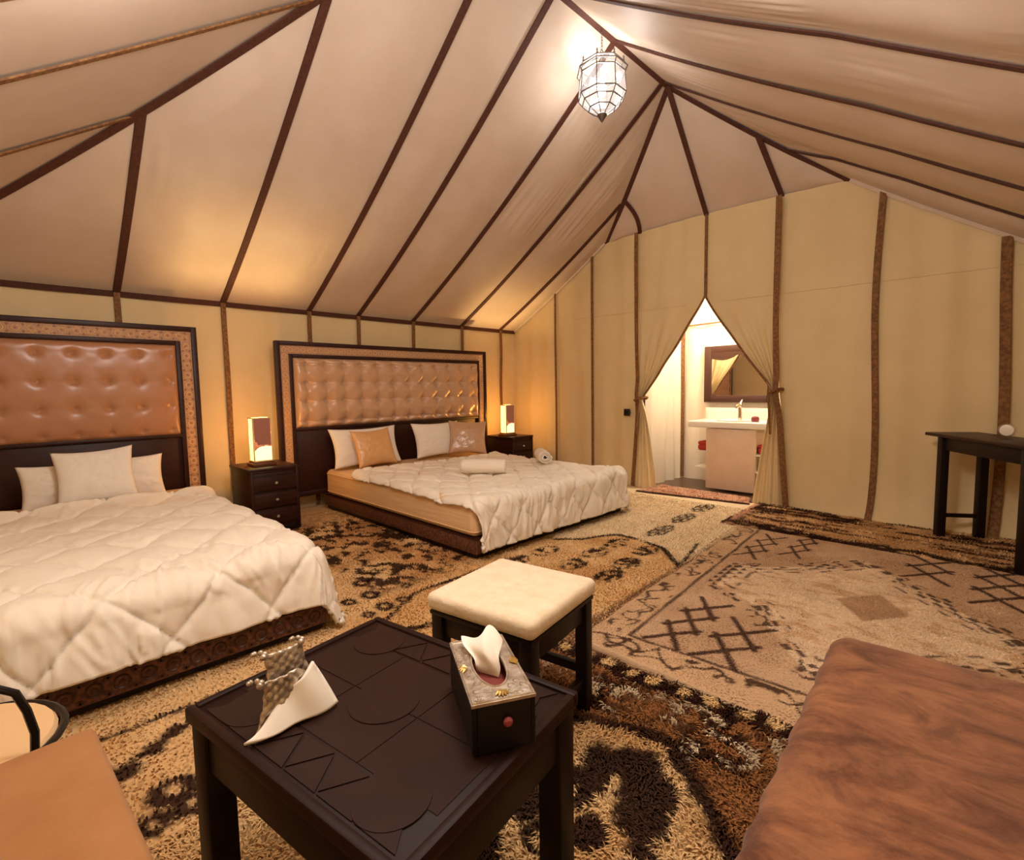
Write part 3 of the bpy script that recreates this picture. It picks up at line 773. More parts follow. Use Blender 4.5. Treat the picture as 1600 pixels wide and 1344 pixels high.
hall = rug('large beige wool carpet under both beds with dark floral field and flower chain', pat_hall,
           ((-5.27, -.62), (-1.45, -.62), (-1.62, 5.33), (-5.27, 5.33)), -.03, -.012, .02, M['rug_flat'], seed=1)
woven = rug('flat woven pinkish beige rug with black lattice crosses and pale stepped medallion', pat_woven,
            ((-1.44, 1.86), (.42, 1.86), (.42, 4.6), (-1.60, 4.6)), -.03, -.004, .011, M['rug_flat'], seed=2)
front = rug('thick shaggy cream rug with dark brown medallion blobs under the coffee table', pat_front,
            ((-1.58, -.60), (.42, -.60), (.42, 1.95), (-1.58, 1.75)), -.03, -.006, .016, M['rug_flat'], seed=3)
back = rug('shaggy rug with dark brown and tan streaks under the dark dressing table', pat_back,
           ((-1.78, 4.36), (.42, 4.36), (.42, 5.27), (-1.80, 5.30)), -.03, .0, .02, M['rug_flat'], seed=4, wave=.012)
matr = rug('narrow pinkish mat with dark edge lying across the bathroom entrance', pat_mat,
           ((-3.05, 5.06), (-1.84, 5.22), (-1.95, 5.52), (-3.0, 5.58)), -.03, .004, .02, M['rug_flat'], seed=5)
under_bed = lambda x, y: ((x < -2.7) & (y > 2.32) & (y < 4.1)) | ((x < -2.5) & (y < 1.0))
pile(hall, pat_hall, (-4.9, -1.40, -.05, 5.0), .016, .020, .0042, -.012, lambda x, y: ~under_bed(x, y) & (x < -1.42 - .06 * np.maximum(y - 1.9, 0)) & ~((x > -1.60) & (y < 1.72)), 101, lean=.5)
pile(front, pat_front, (-1.57, -.25, .0, 1.93), .0082, .032, .0030, -.006, lambda x, y: (y < 1.83 + .1 * (x + .9)) & ~((x > -.28) & (y < 1.5)), 102)
pile(back, pat_back, (-1.77, .38, 4.37, 5.33), .014, .024, .0042, .0, lambda x, y: x > -9, 103)
pile(matr, pat_mat, (-2.98, -1.9, 5.1, 5.52), .016, .016, .0042, .004, lambda x, y: (y > 5.09 + .13 * (x + 3)), 104)
pile(woven, pat_woven, (-1.66, .40, 1.88, 4.36), .013, .009, .0034, -.004, lambda x, y: (x > -1.47 - .07 * (y - 1.9)) & ~((x > -.30) & (y < 1.70)), 105, lean=.9)

# ================================================================ HEADBOARDS
def headboard(label, y0, y1, ztop, zub, cols, rows, z_low, puff, dim, ring_step, groove=1.0, m='satin', ring='bead', loz='bead_dark'):
    X = -5.08; w = y1 - y0; cy = (y0 + y1) / 2
    R = root('headboard', label, 'headboard', (X, cy, 0))
    F1, BD, F2 = .042, .082, .036
    dk = M['dark']
    def frame(name, a, b, m, x0, x1, zt, zb, bottom=None, bev=.005):
        # a..b: outer/inner half offset from the board edge; two uprights and a rail
        wd = b - a
        mb = MB()
        mb.box(((x0 + x1) / 2, -w / 2 + (a + b) / 2, (zt - a + zb) / 2), (x1 - x0, wd, zt - a - zb), None, bev)
        mb.box(((x0 + x1) / 2, w / 2 - (a + b) / 2, (zt - a + zb) / 2), (x1 - x0, wd, zt - a - zb), None, bev)
        mb.box(((x0 + x1) / 2, 0, zt - (a + b) / 2), (x1 - x0, w - 2 * b, wd), None, bev)
        return mb.build(name, m, R)
    frame('outer_frame', 0, F1, dk, -.04, .03, ztop, .08)
    bnd = frame('inlaid_band', F1, F1 + BD, M['band'], -.03, .014, ztop, z_low, bev=0)
    frame('inner_frame', F1 + BD, F1 + BD + F2, dk, -.03, .028, ztop, z_low)
    # rings and lozenges of the inlay, joined: far too many to pick apart
    mb = MB(); mc = F1 + BD / 2
    spots = [(-w / 2 + mc + k * ring_step, ztop - mc) for k in range(int((w - 2 * mc) / ring_step) + 1)]
    for sgn in (-1, 1):
        spots += [(sgn * (w / 2 - mc), ztop - mc - k * ring_step) for k in range(1, int((ztop - mc - z_low) / ring_step))]
    for (yy_, zz_) in spots:
        rr = min(BD * .27, ring_step * .36)
        mb.tube([(.0155, yy_ + rr * math.cos(q), zz_ + rr * math.sin(q)) for q in np.linspace(0, 2 * pi, 9)[:-1]], rr * .17, 4, True)
    mb.build('inlay_rings', M[ring], bnd, 'stuff')
    mb = MB()
    hor = [(p, q) for p, q in spots if abs(q - (ztop - mc)) < 1e-6]
    for (yy_, zz_) in spots:
        mb.box((.0145, yy_, zz_), (.004, .012, .012), Matrix.Rotation(pi / 4, 4, 'X'))
        h = (yy_, zz_) in hor
        for sg in (-1, 1):
            if h: mb.box((.0145, yy_ + ring_step / 2, zz_ + sg * BD * .3), (.003, .016, .016), Matrix.Rotation(pi / 4, 4, 'X'))
            else: mb.box((.0145, yy_ + sg * BD * .3, zz_ - ring_step / 2), (.003, .016, .016), Matrix.Rotation(pi / 4, 4, 'X'))
    mb.build('inlay_lozenges', M[loz], bnd, 'stuff')
    iw = w / 2 - F1 - BD - F2
    zt = ztop - F1 - BD - F2
    box('lower_panel', (-.012, 0, (zub + z_low) / 2), (.03, 2 * iw + .01, zub - z_low), dk, R, .002)
    box('bottom_rail', (0, 0, z_low - .02), (.05, w - .02, .05), dk, R, .004)
    box('ledge', (.005, 0, zub - .012), (.05, 2 * iw, .026), dk, R, .004)
    box('back_board', (-.045, 0, (ztop - .02 + z_low) / 2), (.02, w - .06, ztop - z_low - .05), M['darker'], R, 0)
    # tufted upholstery
    n, k = int(2 * iw / .0125), int((zt - zub) / .0125)
    Yg = np.linspace(-iw, iw, n)[:, None] + np.zeros((1, k)); Zg = np.linspace(zub, zt, k)[None] + np.zeros((n, 1))
    d = np.full(Yg.shape, 9.0)
    ys = [c_ - cy for c_ in cols]
    for c_ in ys:
        for q in rows: d = np.minimum(d, np.hypot(Yg - c_, (Zg - q)))
    sp = (cols[1] - cols[0])
    ph = np.clip(1 - np.exp(-d / dim), 0, 1)
    up = 1 - np.exp(-np.maximum(np.minimum(np.minimum(iw - abs(Yg), Zg - zub), zt - Zg), 0) / .02)
    H = .010 + puff * ph * up
    for q in rows: H = H - groove * puff * .16 * np.exp(-((Zg - q) / .012) ** 2) * (abs(Yg) < iw - .02)
    for c_ in ys: H = H - groove * puff * .14 * np.exp(-((Yg - c_) / .012) ** 2)
    H = np.maximum(H, .0) + .003 * (fbm(Yg * 12, Zg * 12, 140) - .5)
    up_o = grid_obj('upholstery', np.stack([H, Yg, Zg], -1), M[m], R)
    bt = None
    for c_ in ys:
        for q in rows:
            if bt is None:
                mb = MB().lathe([(0.0005, .006), (.006, .0055), (.0105, .002), (.011, -.002)][::-1], n=10, mtx=Matrix.Rotation(pi / 2, 4, 'Y'))
                bt = mb.mesh('button', M[m])
            b = link('button', bt, R); b.location = (.013, c_, q)
    for sg in (-1, 1): box('foot', (0, sg * (w / 2 - .10), .075), (.045, .06, .15), dk, R, .004)
    return R
headboard('wide tufted headboard with peach satin behind the double bed with towels', 1.84, 4.573, 1.709, .845, [2.12 + .2 * k for k in range(12)], [1.485, 1.30, 1.115, .905], .19, .080, .050, .062, .8, 'satin', 'bead_pale', 'bead_soft')
headboard('tall tufted headboard with bronze satin behind the single bed, bold ringed border', -.44, 1.183, 1.782, .862, [-.261 + .204 * k for k in range(7)], [1.53, 1.312, 1.10, .90], .19, .034, .022, .083, .12, 'satin_dark')

# ================================================================ BEDS
def bed(label, x0, x1, y0, y1, split):
    R = root('bed', label, 'bed', ((x0 + x1) / 2, (y0 + y1) / 2, 0))
    lx, ly = x1 - x0, y1 - y0
    box('plinth', (-.01, 0, .022), (lx - .05, ly - .05, .044), M['darker'], R, .003)
    zc, hh = .088, .098
    for sg in (-1, 1): box('side_board', (0, sg * (ly / 2 - .012), zc), (lx, .024, hh), M['carve'], R, .003)
    nb = 2 if split else 1
    for k in range(nb):
        wd = (ly - .05) / nb - (.006 if split else 0); yc = (k - (nb - 1) / 2) * (ly - .05) / nb
        fb = box('foot_board', (lx / 2 - .012, yc, zc), (.024, wd, hh), M['carve'], R, .003)
        mb = MB(); st = .085
        cnt = int(wd / st)
        for i in range(cnt):
            yy_ = yc - (cnt - 1) * st / 2 + i * st
            mb.tube([(lx / 2 + .001, yy_ + .026 * math.cos(q), zc + .026 * math.sin(q)) for q in np.linspace(0, 2 * pi, 11)[:-1]], .0045, 4, True)
            mb.lathe([(.011, 0), (.009, .004), (.001, .005)], (lx / 2 - .001, yy_, zc), 8, Matrix.Rotation(pi / 2, 4, 'Y'))
            for sg in (-1, 1):
                for s2 in (-1, 1): mb.box((lx / 2, yy_ + s2 * .0425 * .9, zc + sg * .033), (.005, .014, .014), Matrix.Rotation(pi / 4, 4, 'X'))
        mb.build('carved_rosettes', M['carve_bead'], fb, 'stuff')
    box('rail_cap', (0, 0, .138), (lx - .004, ly - .004, .012), M['dark'], R, .003)
    # mattress with a soft rounded box and seam piping
    mt = MB().box((-.01, 0, .275), (lx - .05, ly - .03, .262), None, .05, 5).build('mattress', M['mattress'], R, angle=60)
    for zz_ in (.185, .365):
        a, b, q = (lx - .05) / 2 + .001, (ly - .03) / 2 + .001, .05
        pts = []
        for (sx, sy, a0) in ((1, 1, 0), (-1, 1, pi / 2), (-1, -1, pi), (1, -1, 3 * pi / 2)):
            for t in np.linspace(0, pi / 2, 5): pts.append((-.01 + sx * (a - q) + q * math.cos(a0 + t), sy * (b - q) + q * math.sin(a0 + t), zz_))
        MB().tube(pts, .005, 5, True).build('piping', M['mattress'], mt)
    return R
bed('low double bed with carved base and bare peach mattress side, beside the entrance', -5.02, -2.62, 2.24, 4.16, True)
bed('low single bed with dark rosette carved footboard, below the bronze tufted headboard', -5.02, -2.41, -.27, 1.075, False)

def duvet(label, xh, x1, y0, y1, zt, Lf, La, Lb, cell, puff, flare, seed, R=.075, hang=.03, step=.0105, head_curl=0.03, sagf=None):
    nS = int((x1 - xh + Lf) / step); nT = int((y1 - y0 + La + Lb) / step)
    S = np.linspace(xh, x1 + Lf, nS)[:, None] + np.zeros((1, nT)); T = np.linspace(y0 - La, y1 + Lb, nT)[None] + np.zeros((nS, 1))
    xi, ya, yb = x1 - R, y0 + R, y1 - R
    dx = np.maximum(S - xi, 0); dya = np.maximum(ya - T, 0); dyb = np.maximum(T - yb, 0); dy = dyb - dya
    d = np.hypot(dx, dy) + 1e-9; nx, ny = dx / d, dy / d
    # soften the corner so that it hangs as a pointed fold
    arc = R * pi / 2
    over = np.maximum(d - arc, 0)
    per = np.where(dx > abs(dy), T, S)
    fold = np.sin(per * 17 + 4 * vn(per * 2.5, per * 0, seed)) + .6 * np.sin(per * 37 + 5 * vn(per * 4, per * 0, seed + 1))
    corner = 4 * nx * nx * ny * ny
    hz = np.where(d < arc, R * np.sin(np.minimum(d, arc) / R), R + over * flare) + over * hang * 3 * (1 - .85 * corner) * fold * (.4 + .6 * vn(S * 3, T * 3, seed + 2)) * .35
    dr = np.where(d < arc, R * (1 - np.cos(np.minimum(d, arc) / R)), R + over * math.sqrt(1 - min(flare, .9) ** 2))
    bx = np.minimum(S, xi); by_ = np.clip(T, ya, yb)
    X = bx + nx * hz; Y = by_ + ny * hz
    Z = zt - dr
    lump = .05 * (fbm(S * 2.2, T * 2.2, seed + 3) - .5) + .03 * (fbm(S * 5, T * 5, seed + 4) - .5)
    Z = Z + lump * np.exp(-over / .1)
    if sagf is not None: Z = Z + sagf(S, T, d)
    Z = Z + head_curl * np.exp(-(S - xh) / .06) * (d < arc)
    Z = np.maximum(Z, .022 + .01 * vn(S * 12, T * 12, seed + 5))
    P = np.stack([X, Y, Z], -1)
    N = np.cross(np.gradient(P, axis=0), np.gradient(P, axis=1)); N /= np.linalg.norm(N, axis=-1, keepdims=True) + 1e-9
    w1 = .05 * (fbm(S * 3, T * 3, seed + 6) - .5); w2 = .05 * (fbm(S * 3, T * 3, seed + 7) - .5)
    a = (S + w1) / cell[0] + (T + w2) / cell[1]; b = (S + w1) / cell[0] - (T + w2) / cell[1]
    sa = abs(np.sin(pi * a)); sb = abs(np.sin(pi * b)); q = np.sqrt(sa * sb + 1e-6)
    hgt = puff * (q ** .55 - .6)
    # crinkles pulled out of the stitching lines
    cr = (1 - np.minimum(sa, sb)) ** 2
    hgt = hgt - .010 * np.exp(-(np.minimum(sa, sb) / .07) ** 2)
    rid = 1 - abs(2 * vn(T * 30 + S * 5 + 2 * vn(S * 5, T * 5, seed + 30), S * 3.2, seed + 31) - 1)
    rid2 = 1 - abs(2 * vn((T * .85 - S * .4) * 32, (S * .9 + T * .4) * 4.5, seed + 32) - 1)
    wz = sst(x1 - 1.0, x1 - .1, S) * .75 + .25
    hgt = hgt + wz * (.016 * rid ** 2.5 * sst(.35, .65, vn(S * 4.5, T * 4.5, seed + 33)) + .012 * rid2 ** 3 * sst(.45, .7, vn(S * 5, T * 5, seed + 34)))
    hgt = hgt + .009 * cr * (vn((S * .5 + T) * 42, (S - T * .5) * 9, seed + 8) - .5) + .006 * (vn(T * 46 + 3 * vn(S * 4, T * 4, seed + 20), S * 7, seed + 21) - .5) * sst(.35, .7, vn(S * 4, T * 4, seed + 22))
    hgt = hgt + .010 * np.clip(over / .15, 0, 1) * (abs(np.sin(per * 26 + 6 * vn(per * 3, d * 6, seed + 10))) - .5) * (.3 + .7 * vn(S * 4, T * 4, seed + 11)) 
    hgt = hgt + .012 * (fbm(S * 9, T * 9, seed + 12) - .5)
    hgt = hgt * (1 - .7 * corner * np.clip(over / .08, 0, 1))
    P = P + N * hgt[..., None]
    P[..., 2] = np.maximum(P[..., 2], .012)
    o = grid_obj('duvet', P, M['duvet'])
    md = o.modifiers.new('thickness', 'SOLIDIFY'); md.thickness = .022; md.offset = -1
    # bound edge
    tag(o, label, 'duvet')
    return o
duvet('quilted ivory duvet over the foot of the double bed under two rolled towels', -4.40, -2.60, 2.23, 4.18, .425, .33, .02, .34, (.36, .30), .022, .10, 200, hang=.035)
duvet('puffy ivory quilted duvet drooping over the single bed near the coffee table', -4.42, -2.40, -.28, 1.09, (.445), .245, .36, .36, (.44, .40), .034, .20, 230, R=.10, hang=.05, head_curl=.05)

# ---- pillows and towels
def pillow(name, label, cat, w, h, t, loc, rot, m, seed, group=None, piping=False):
    n = 40
    u_ = np.linspace(-1, 1, n)[:, None] + np.zeros((1, n)); v_ = u_.T.copy()
    x = w / 2 * u_ * (1 - .09 * (1 - v_ ** 2)); y = h / 2 * v_ * (1 - .11 * (1 - u_ ** 2))
    th = t / 2 * np.maximum((1 - u_ ** 2) * (1 - v_ ** 2), 0) ** .42
    wr = .024 * (fbm(u_ * 2.5, v_ * 2.5, seed) - .5) + .010 * (fbm(u_ * 7, v_ * 7, seed + 1) - .5)
    wr = wr * np.maximum((1 - u_ ** 2) * (1 - v_ ** 2), 0) ** .3
    A = np.stack([x, y, th + wr], -1); B = np.stack([x, y, -th + wr], -1)
    F1 = grid_faces(n, n); F2 = F1[:, ::-1] + n * n
    me = np_mesh(name, np.concatenate([A.reshape(-1, 3), B.reshape(-1, 3)]), np.concatenate([F1, F2]), m)
    bm = bmesh.new(); bm.from_mesh(me); bmesh.ops.remove_doubles(bm, verts=bm.verts[:], dist=.0005); bm.to_mesh(me); bm.free()
    me.polygons.foreach_set('use_smooth', np.ones(len(me.polygons), bool))
    o = link(name, me)
    # local x -> along the wall, local y -> up, local z -> into the room
    tilt, yaw, roll = rot
    B0 = Matrix(((0, 0, 1), (1, 0, 0), (0, 1, 0))).to_4x4()
    o.matrix_world = Matrix.Translation(loc) @ Matrix.Rotation(yaw, 4, 'Z') @ Matrix.Rotation(-tilt, 4, 'Y') @ Matrix.Rotation(roll, 4, 'X') @ B0
    tag(o, label, cat, group)
    return o
G1, G2 = 'pillows on the double bed', 'pillows on the single bed'
pillow('pillow', 'white pillow propped behind the shiny cream-gold cushion on the double bed', 'pillow', .78, .42, .14, (-4.82, 2.63, .625), (.30, 0, 0), M['white_cloth'], 300, G1)
pillow('cushion', 'shiny cream-gold cushion in front of the white pillow nearer the nightstand with drawers', 'cushion', .46, .40, .13, (-4.64, 2.62, .625), (.38, .05, .02), M['satin_gold'], 302, G1)
pillow('pillow', 'white pillow half hidden behind the leaning bronze cushion on the double bed', 'pillow', .66, .42, .15, (-4.80, 3.55, .625), (.30, -.05, 0), M['white_cloth'], 304, G1)
pillow('cushion', 'bronze satin cushion leaning aslant on a white pillow near the far nightstand', 'cushion', .46, .42, .12, (-4.60, 3.84, .635), (.40, -.55, -.06), M['satin'], 306, G1)
pillow('pillow', 'white pillow at the left of the single bed, partly hidden by the square one', 'pillow', .46, .33, .16, (-4.78, .22, .565), (.30, .08, 0), M['white_cloth'], 308, G2)
pillow('pillow', 'white pillow at the right of the single bed, behind the square one', 'pillow', .46, .34, .15, (-4.78, .60, .575), (.34, -.05, 0), M['white_cloth'], 310, G2)
pillow('pillow', 'square white satin-edged pillow standing foremost on the single bed', 'pillow', .46, .42, .13, (-4.60, .395, .63), (.42, -.10, .05), M['white_cloth'], 312, G2)

def towel(label, loc, ang, L, rad):
    R = root('rolled_towel', label, 'towel', loc, ang, 'rolled towels on the double bed')
    th = np.linspace(0, 2 * pi * 3.0, 90)
    rr = rad * (.16 + .84 * th / th[-1])
    sq = 1 - .10 * (np.sin(th) < -.3)
    xs = np.linspace(-L / 2, L / 2, 24)
    P = np.zeros((24, 90, 3))
    for i, x in enumerate(xs):
        e = 1 - .10 * (abs(x) / (L / 2)) ** 8
        P[i, :, 0] = x + .006 * np.sin(th * .5); P[i, :, 1] = rr * np.cos(th) * e * 1.08; P[i, :, 2] = rr * np.sin(th) * e * .95 + .002 * (vn(th * 2, np.full(90, x * 20), 320) - .5)
    o = grid_obj('towel_roll', P, M['towel'], R)
    md = o.modifiers.new('thickness', 'SOLIDIFY'); md.thickness = rad * .2; md.offset = -1
    MB().tube([(x, rad * 1.06 * math.cos(-.5), rad * math.sin(-.5)) for x in xs], .006, 5).build('hem', M['towel'], R)
    return R
towel('rolled white towel lying lengthwise, nearer the middle of the double bed', (-3.36, 2.98, .515), math.radians(39), .40, .062)
towel('rolled white towel with its spiral end showing, towards the entrance', (-3.42, 3.86, .515), math.radians(-40), .34, .062)

# ================================================================ NIGHTSTANDS AND LAMPS
def nightstand(label, x0, x1, y0, y1, zt):
    R = root('nightstand', label, 'nightstand', ((x0 + x1) / 2, (y0 + y1) / 2, 0), 0, 'bedside nightstands')
    lx, ly = x1 - x0, y1 - y0
    box('body', (0, 0, .045 + (zt - .065) / 2), (lx - .03, ly - .03, zt - .065), M['dark'], R, .004)
    mb = MB(); mb.box((0, 0, zt - .0125), (lx, ly, .025), None, .008, 3); mb.box((0, 0, zt - .032), (lx - .014, ly - .014, .016), None, .006, 2)
    mb.build('top', M['dark'], R)
    box('plinth', (0, 0, .023), (lx - .02, ly - .02, .046), M['darker'], R, .004)
    dh = (zt - .13) / 3
    for k in range(3):
        zc = .07 + dh * (k + .5)
        d = MB().box((lx / 2 - .010, 0, zc), (.022, ly - .075, dh - .016), None, .005, 2).build('drawer', M['dark'], R)
        d['note'] = 0; del d['note']
        MB().lathe([(.004, 0), (.005, .012), (.013, .018), (.014, .024), (.009, .031), (.001, .033)], (lx / 2, 0, zc), 14, Matrix.Rotation(pi / 2, 4, 'Y')).build('knob', M['steel'], d)
        box('drawer_lip', (lx / 2 + .002, 0, zc + dh / 2 - .006), (.012, ly - .07, .006), M['dark'], d, .002)
    for sg in (-1, 1): box('corner_post', (lx / 2 - .012, sg * (ly / 2 - .028), (zt - .02) / 2 + .02), (.03, .026, zt - .06), M['dark'], R, .004)
    return R
ns = nightstand('dark three-drawer nightstand standing between the two beds', -4.97, -4.45, 1.35, 1.775, .565)
n2 = copy_tree(ns); n2.location = (-4.92, 4.86, -.0); n2['label'] = 'dark nightstand in the tent corner beyond the double bed, only its top showing'

def table_lamp(label, loc):
    R = root('table_lamp', label, 'lamp', loc, 0, 'lit bedside lamps')
    mb = MB(); mb.box((0, 0, .014), (.17, .20, .028), None, .006, 2); mb.box((0, 0, .033), (.14, .17, .012), None, .004, 2)
    mb.build('base', M['lamp_base'], R)
    H0, H1, a, b = .040, .425, .055, .075
    mb = MB()
    for sx in (-1, 1):
        for sy in (-1, 1): mb.box((sx * a, sy * b, (H0 + H1) / 2), (.010, .010, H1 - H0), None, .002, 1)
    for zz_ in (H0 + .005, H1 - .005):
        for sx in (-1, 1): mb.box((sx * a, 0, zz_), (.010, 2 * b, .010), None, .002, 1)
        for sy in (-1, 1): mb.box((0, sy * b, zz_), (2 * a, .010, .010), None, .002, 1)
    mb.build('shade_frame', M['shade_frame'], R)
    d = bpy.data.lights.new('lamp_bulb', 'POINT'); d.energy = 46; d.color = (1.0, .64, .25); d.shadow_soft_size = .03
    bl = bpy.data.objects.new('lamp_bulb', d); COL.objects.link(bl); bl.parent = R; bl.location = (0, 0, .26)
    box('picture_panel', (a, 0, (H0 + H1) / 2), (.004, 2 * b - .012, H1 - H0 - .02), M['lamp_picture'], R, 0)
    box('back_panel', (-a, 0, (H0 + H1) / 2), (.004, 2 * b - .012, H1 - H0 - .02), M['lamp_glow'], R, 0)
    for sy in (-1, 1): box('side_panel', (0, sy * b, (H0 + H1) / 2), (2 * a - .012, .004, H1 - H0 - .02), M['lamp_glow'], R, 0)
    return R
l1 = table_lamp('lit box lamp with brown picture panel on the nightstand between the beds', (-4.68, 1.535, .565))
l2 = copy_tree(l1); l2.location = (-4.86, 4.77, .565); l2['label'] = 'lit box lamp glowing in the tent corner beyond the double bed'
MB().tube([(-4.70, 1.42, .571), (-4.69, 1.40, .571), (-4.66, 1.385, .571), (-4.62, 1.40, .571)], .004, 6)  .build('lamp_cord', M['lamp_base'], l1).matrix_parent_inverse = Matrix.Translation((4.68, -1.535, -.565))

# ================================================================ HANGING LANTERN
def lantern():
    zb = 3.25
    R = root('hanging_lantern', 'lit octagonal silver and glass lantern hanging from the tent ridge', 'lantern', (LANTERN[0], LANTERN[1], zb))
    N = 8
    ang = [2 * pi * (k + .5) / N for k in range(N)]
    def ring(name, z, rad, t, parent=R):
        return MB().tube([(rad * math.cos(q), rad * math.sin(q), z) for q in ang], t, 6, True).build(name, M['lantern_metal'], parent)
    levels = [(.055, .035), (.10, .105), (.15, .155), (.19, .185), (.345, .175), (.375, .195), (.415, .165)]   # z, radius
    for z_, r_ in levels[1:]: ring('hoop', z_, r_, .005)
    names = ['dome_pane', 'dome_pane', 'band_pane', 'body_pane', 'collar_pane', 'crown_pane']
    for (a, b), nm in zip(zip(levels, levels[1:]), names):
        for k in range(N):
            q0, q1 = ang[k], ang[(k + 1) % N]
            P = [Vector((rr * math.cos(q), rr * math.sin(q), z_)) for (q, (z_, rr)) in ((q0, a), (q1, a), (q1, b), (q0, b))]
            bm = bmesh.new(); vs = [bm.verts.new(p) for p in P]; bm.faces.new(vs)
            bmesh.ops.solidify(bm, geom=bm.faces[:], thickness=.002)
            me = bpy.data.meshes.new(nm); bm.to_mesh(me); bm.free(); me.materials.append(M['pane'])
            link(nm, me, R)
    for k in range(N):
        q = ang[k]
        MB().tube([(rr * math.cos(q), rr * math.sin(q), z_) for z_, rr in levels[:4]], .004, 5).build('rib', M['lantern_metal'], R)
        MB().tube([(rr * math.cos(q), rr * math.sin(q), z_) for z_, rr in levels[3:]], .004, 5).build('upright', M['lantern_metal'], R)
        MB().lathe([(.004, 0), (.009, .008), (.004, .016), (.008, .026), (.001, .042)], (.165 * math.cos(q), .165 * math.sin(q), .414), 8).build('spike', M['lantern_metal'], R)
    MB().lathe([(.002, 0), (.018, .02), (.040, .055), (.030, .065), (.012, .07)], n=10).build('finial', M['lantern_metal'], R)
    for k in range(4):
        q = pi / 4 + k * pi / 2
        MB().tube([(.15 * math.cos(q), .15 * math.sin(q), .415), (.11 * math.cos(q), .11 * math.sin(q), .45), (.03 * math.cos(q), .03 * math.sin(q), .475), (0.004 * math.cos(q), .004 * math.sin(q), .50)], .004, 5).build('handle_rod', M['lantern_metal'], R)
    MB().tube([(0, .018 * math.cos(q), .515 + .018 * math.sin(q)) for q in np.linspace(0, 2 * pi, 13)[:-1]], .004, 5, True).build('loop', M['lantern_metal'], R)
    for i in range(7):
        q0 = (i % 2) * pi / 2
        MB().tube([(.007 * math.cos(t) * math.cos(q0), .007 * math.cos(t) * math.sin(q0), .550 + i * .021 + .015 * math.sin(t)) for t in np.linspace(0, 2 * pi, 9)[:-1]], .0022, 4, True).build('chain_link', M['lantern_metal'], R)
    MB().lathe([(.001, .19), (.022, .20), (.032, .235), (.030, .26), (.016, .295), (.015, .33), (.001, .335)], n=16).build('bulb', M['bulb'], R)
    return R
lantern()

# ================================================================ COFFEE TABLE
CT = (-.9825, .5555); CA = math.radians(9.6)
def coffee_table():
    R = root('coffee_table', 'low black-stained coffee table with inlaid circles, holding the tissue box', 'table', (CT[0], CT[1], 0), CA)
    L, W, zt = .707, .548, .50
    box('tabletop', (0, 0, zt - .020), (L - .004, W - .004, .026), M['table'], R, .003)
    for sg in (-1, 1):
        box('edge_rail', (0, sg * (W / 2 - .011), zt - .016), (L, .022, .032), M['table'], R, .007)
        box('edge_rail', (sg * (L / 2 - .011), 0, zt - .016), (.022, W - .04, .032), M['table'], R, .007)
        box('apron', (0, sg * (W / 2 - .028), zt - .085), (L - .09, .022, .10), M['darker'], R, .003)
        box('apron', (sg * (L / 2 - .028), 0, zt - .085), (.022, W - .09, .10), M['darker'], R, .003)
        for s2 in (-1, 1): box('leg', (sg * (L / 2 - .040), s2 * (W / 2 - .040), (zt - .03) / 2), (.062, .062, zt - .03), M['darker'], R, .005)
    # inlay pieces: discs and a field of boards, each with its own edge
    z0, z1 = zt - .0075, zt - .0045
    def circ(cx, cy, rr, n=28): return [(cx + rr * math.cos(2 * pi * k / n), cy + rr * math.sin(2 * pi * k / n)) for k in range(n)]
    for (cx, cy, rr) in ((0, 0, .080), (-.225, .175, .070), (.225, -.175, .070), (.225, .175, .070), (-.225, -.175, .070)):
        MB().prism(circ(cx, cy, rr), z0 - .003, z1 + .0012).build('inlay_disc', M['table_inlay'], R)
    # zigzag triangles along the two long borders
    for sg in (-1, 1):
        for k in range(6):
            x0 = -.315 + k * .105
            y_o, y_i = sg * .245, sg * .165
            MB().prism([(x0 + .003, y_o), (x0 + .102, y_o), (x0 + .0525, y_i + sg * .006)][::sg], z0, z1).build('inlay_piece', M['table_inlay'], R)
            if k < 5: MB().prism([(x0 + .0575, y_i), (x0 + .1525, y_i), (x0 + .105, y_o - sg * .006)][::-sg], z0, z1).build('inlay_piece', M['table_inlay'], R)
    for k in range(3):
        for j in (-.5, .5):
            x0 = -.315 + k * .211
            MB().prism([(x0, j * .158 - .077), (x0 + .208, j * .158 - .077), (x0 + .208, j * .158 + .077), (x0, j * .158 + .077)], z0 - .0015, z1 - .001).build('inlay_piece', M['table_inlay'], R)
    return R
coffee_table()

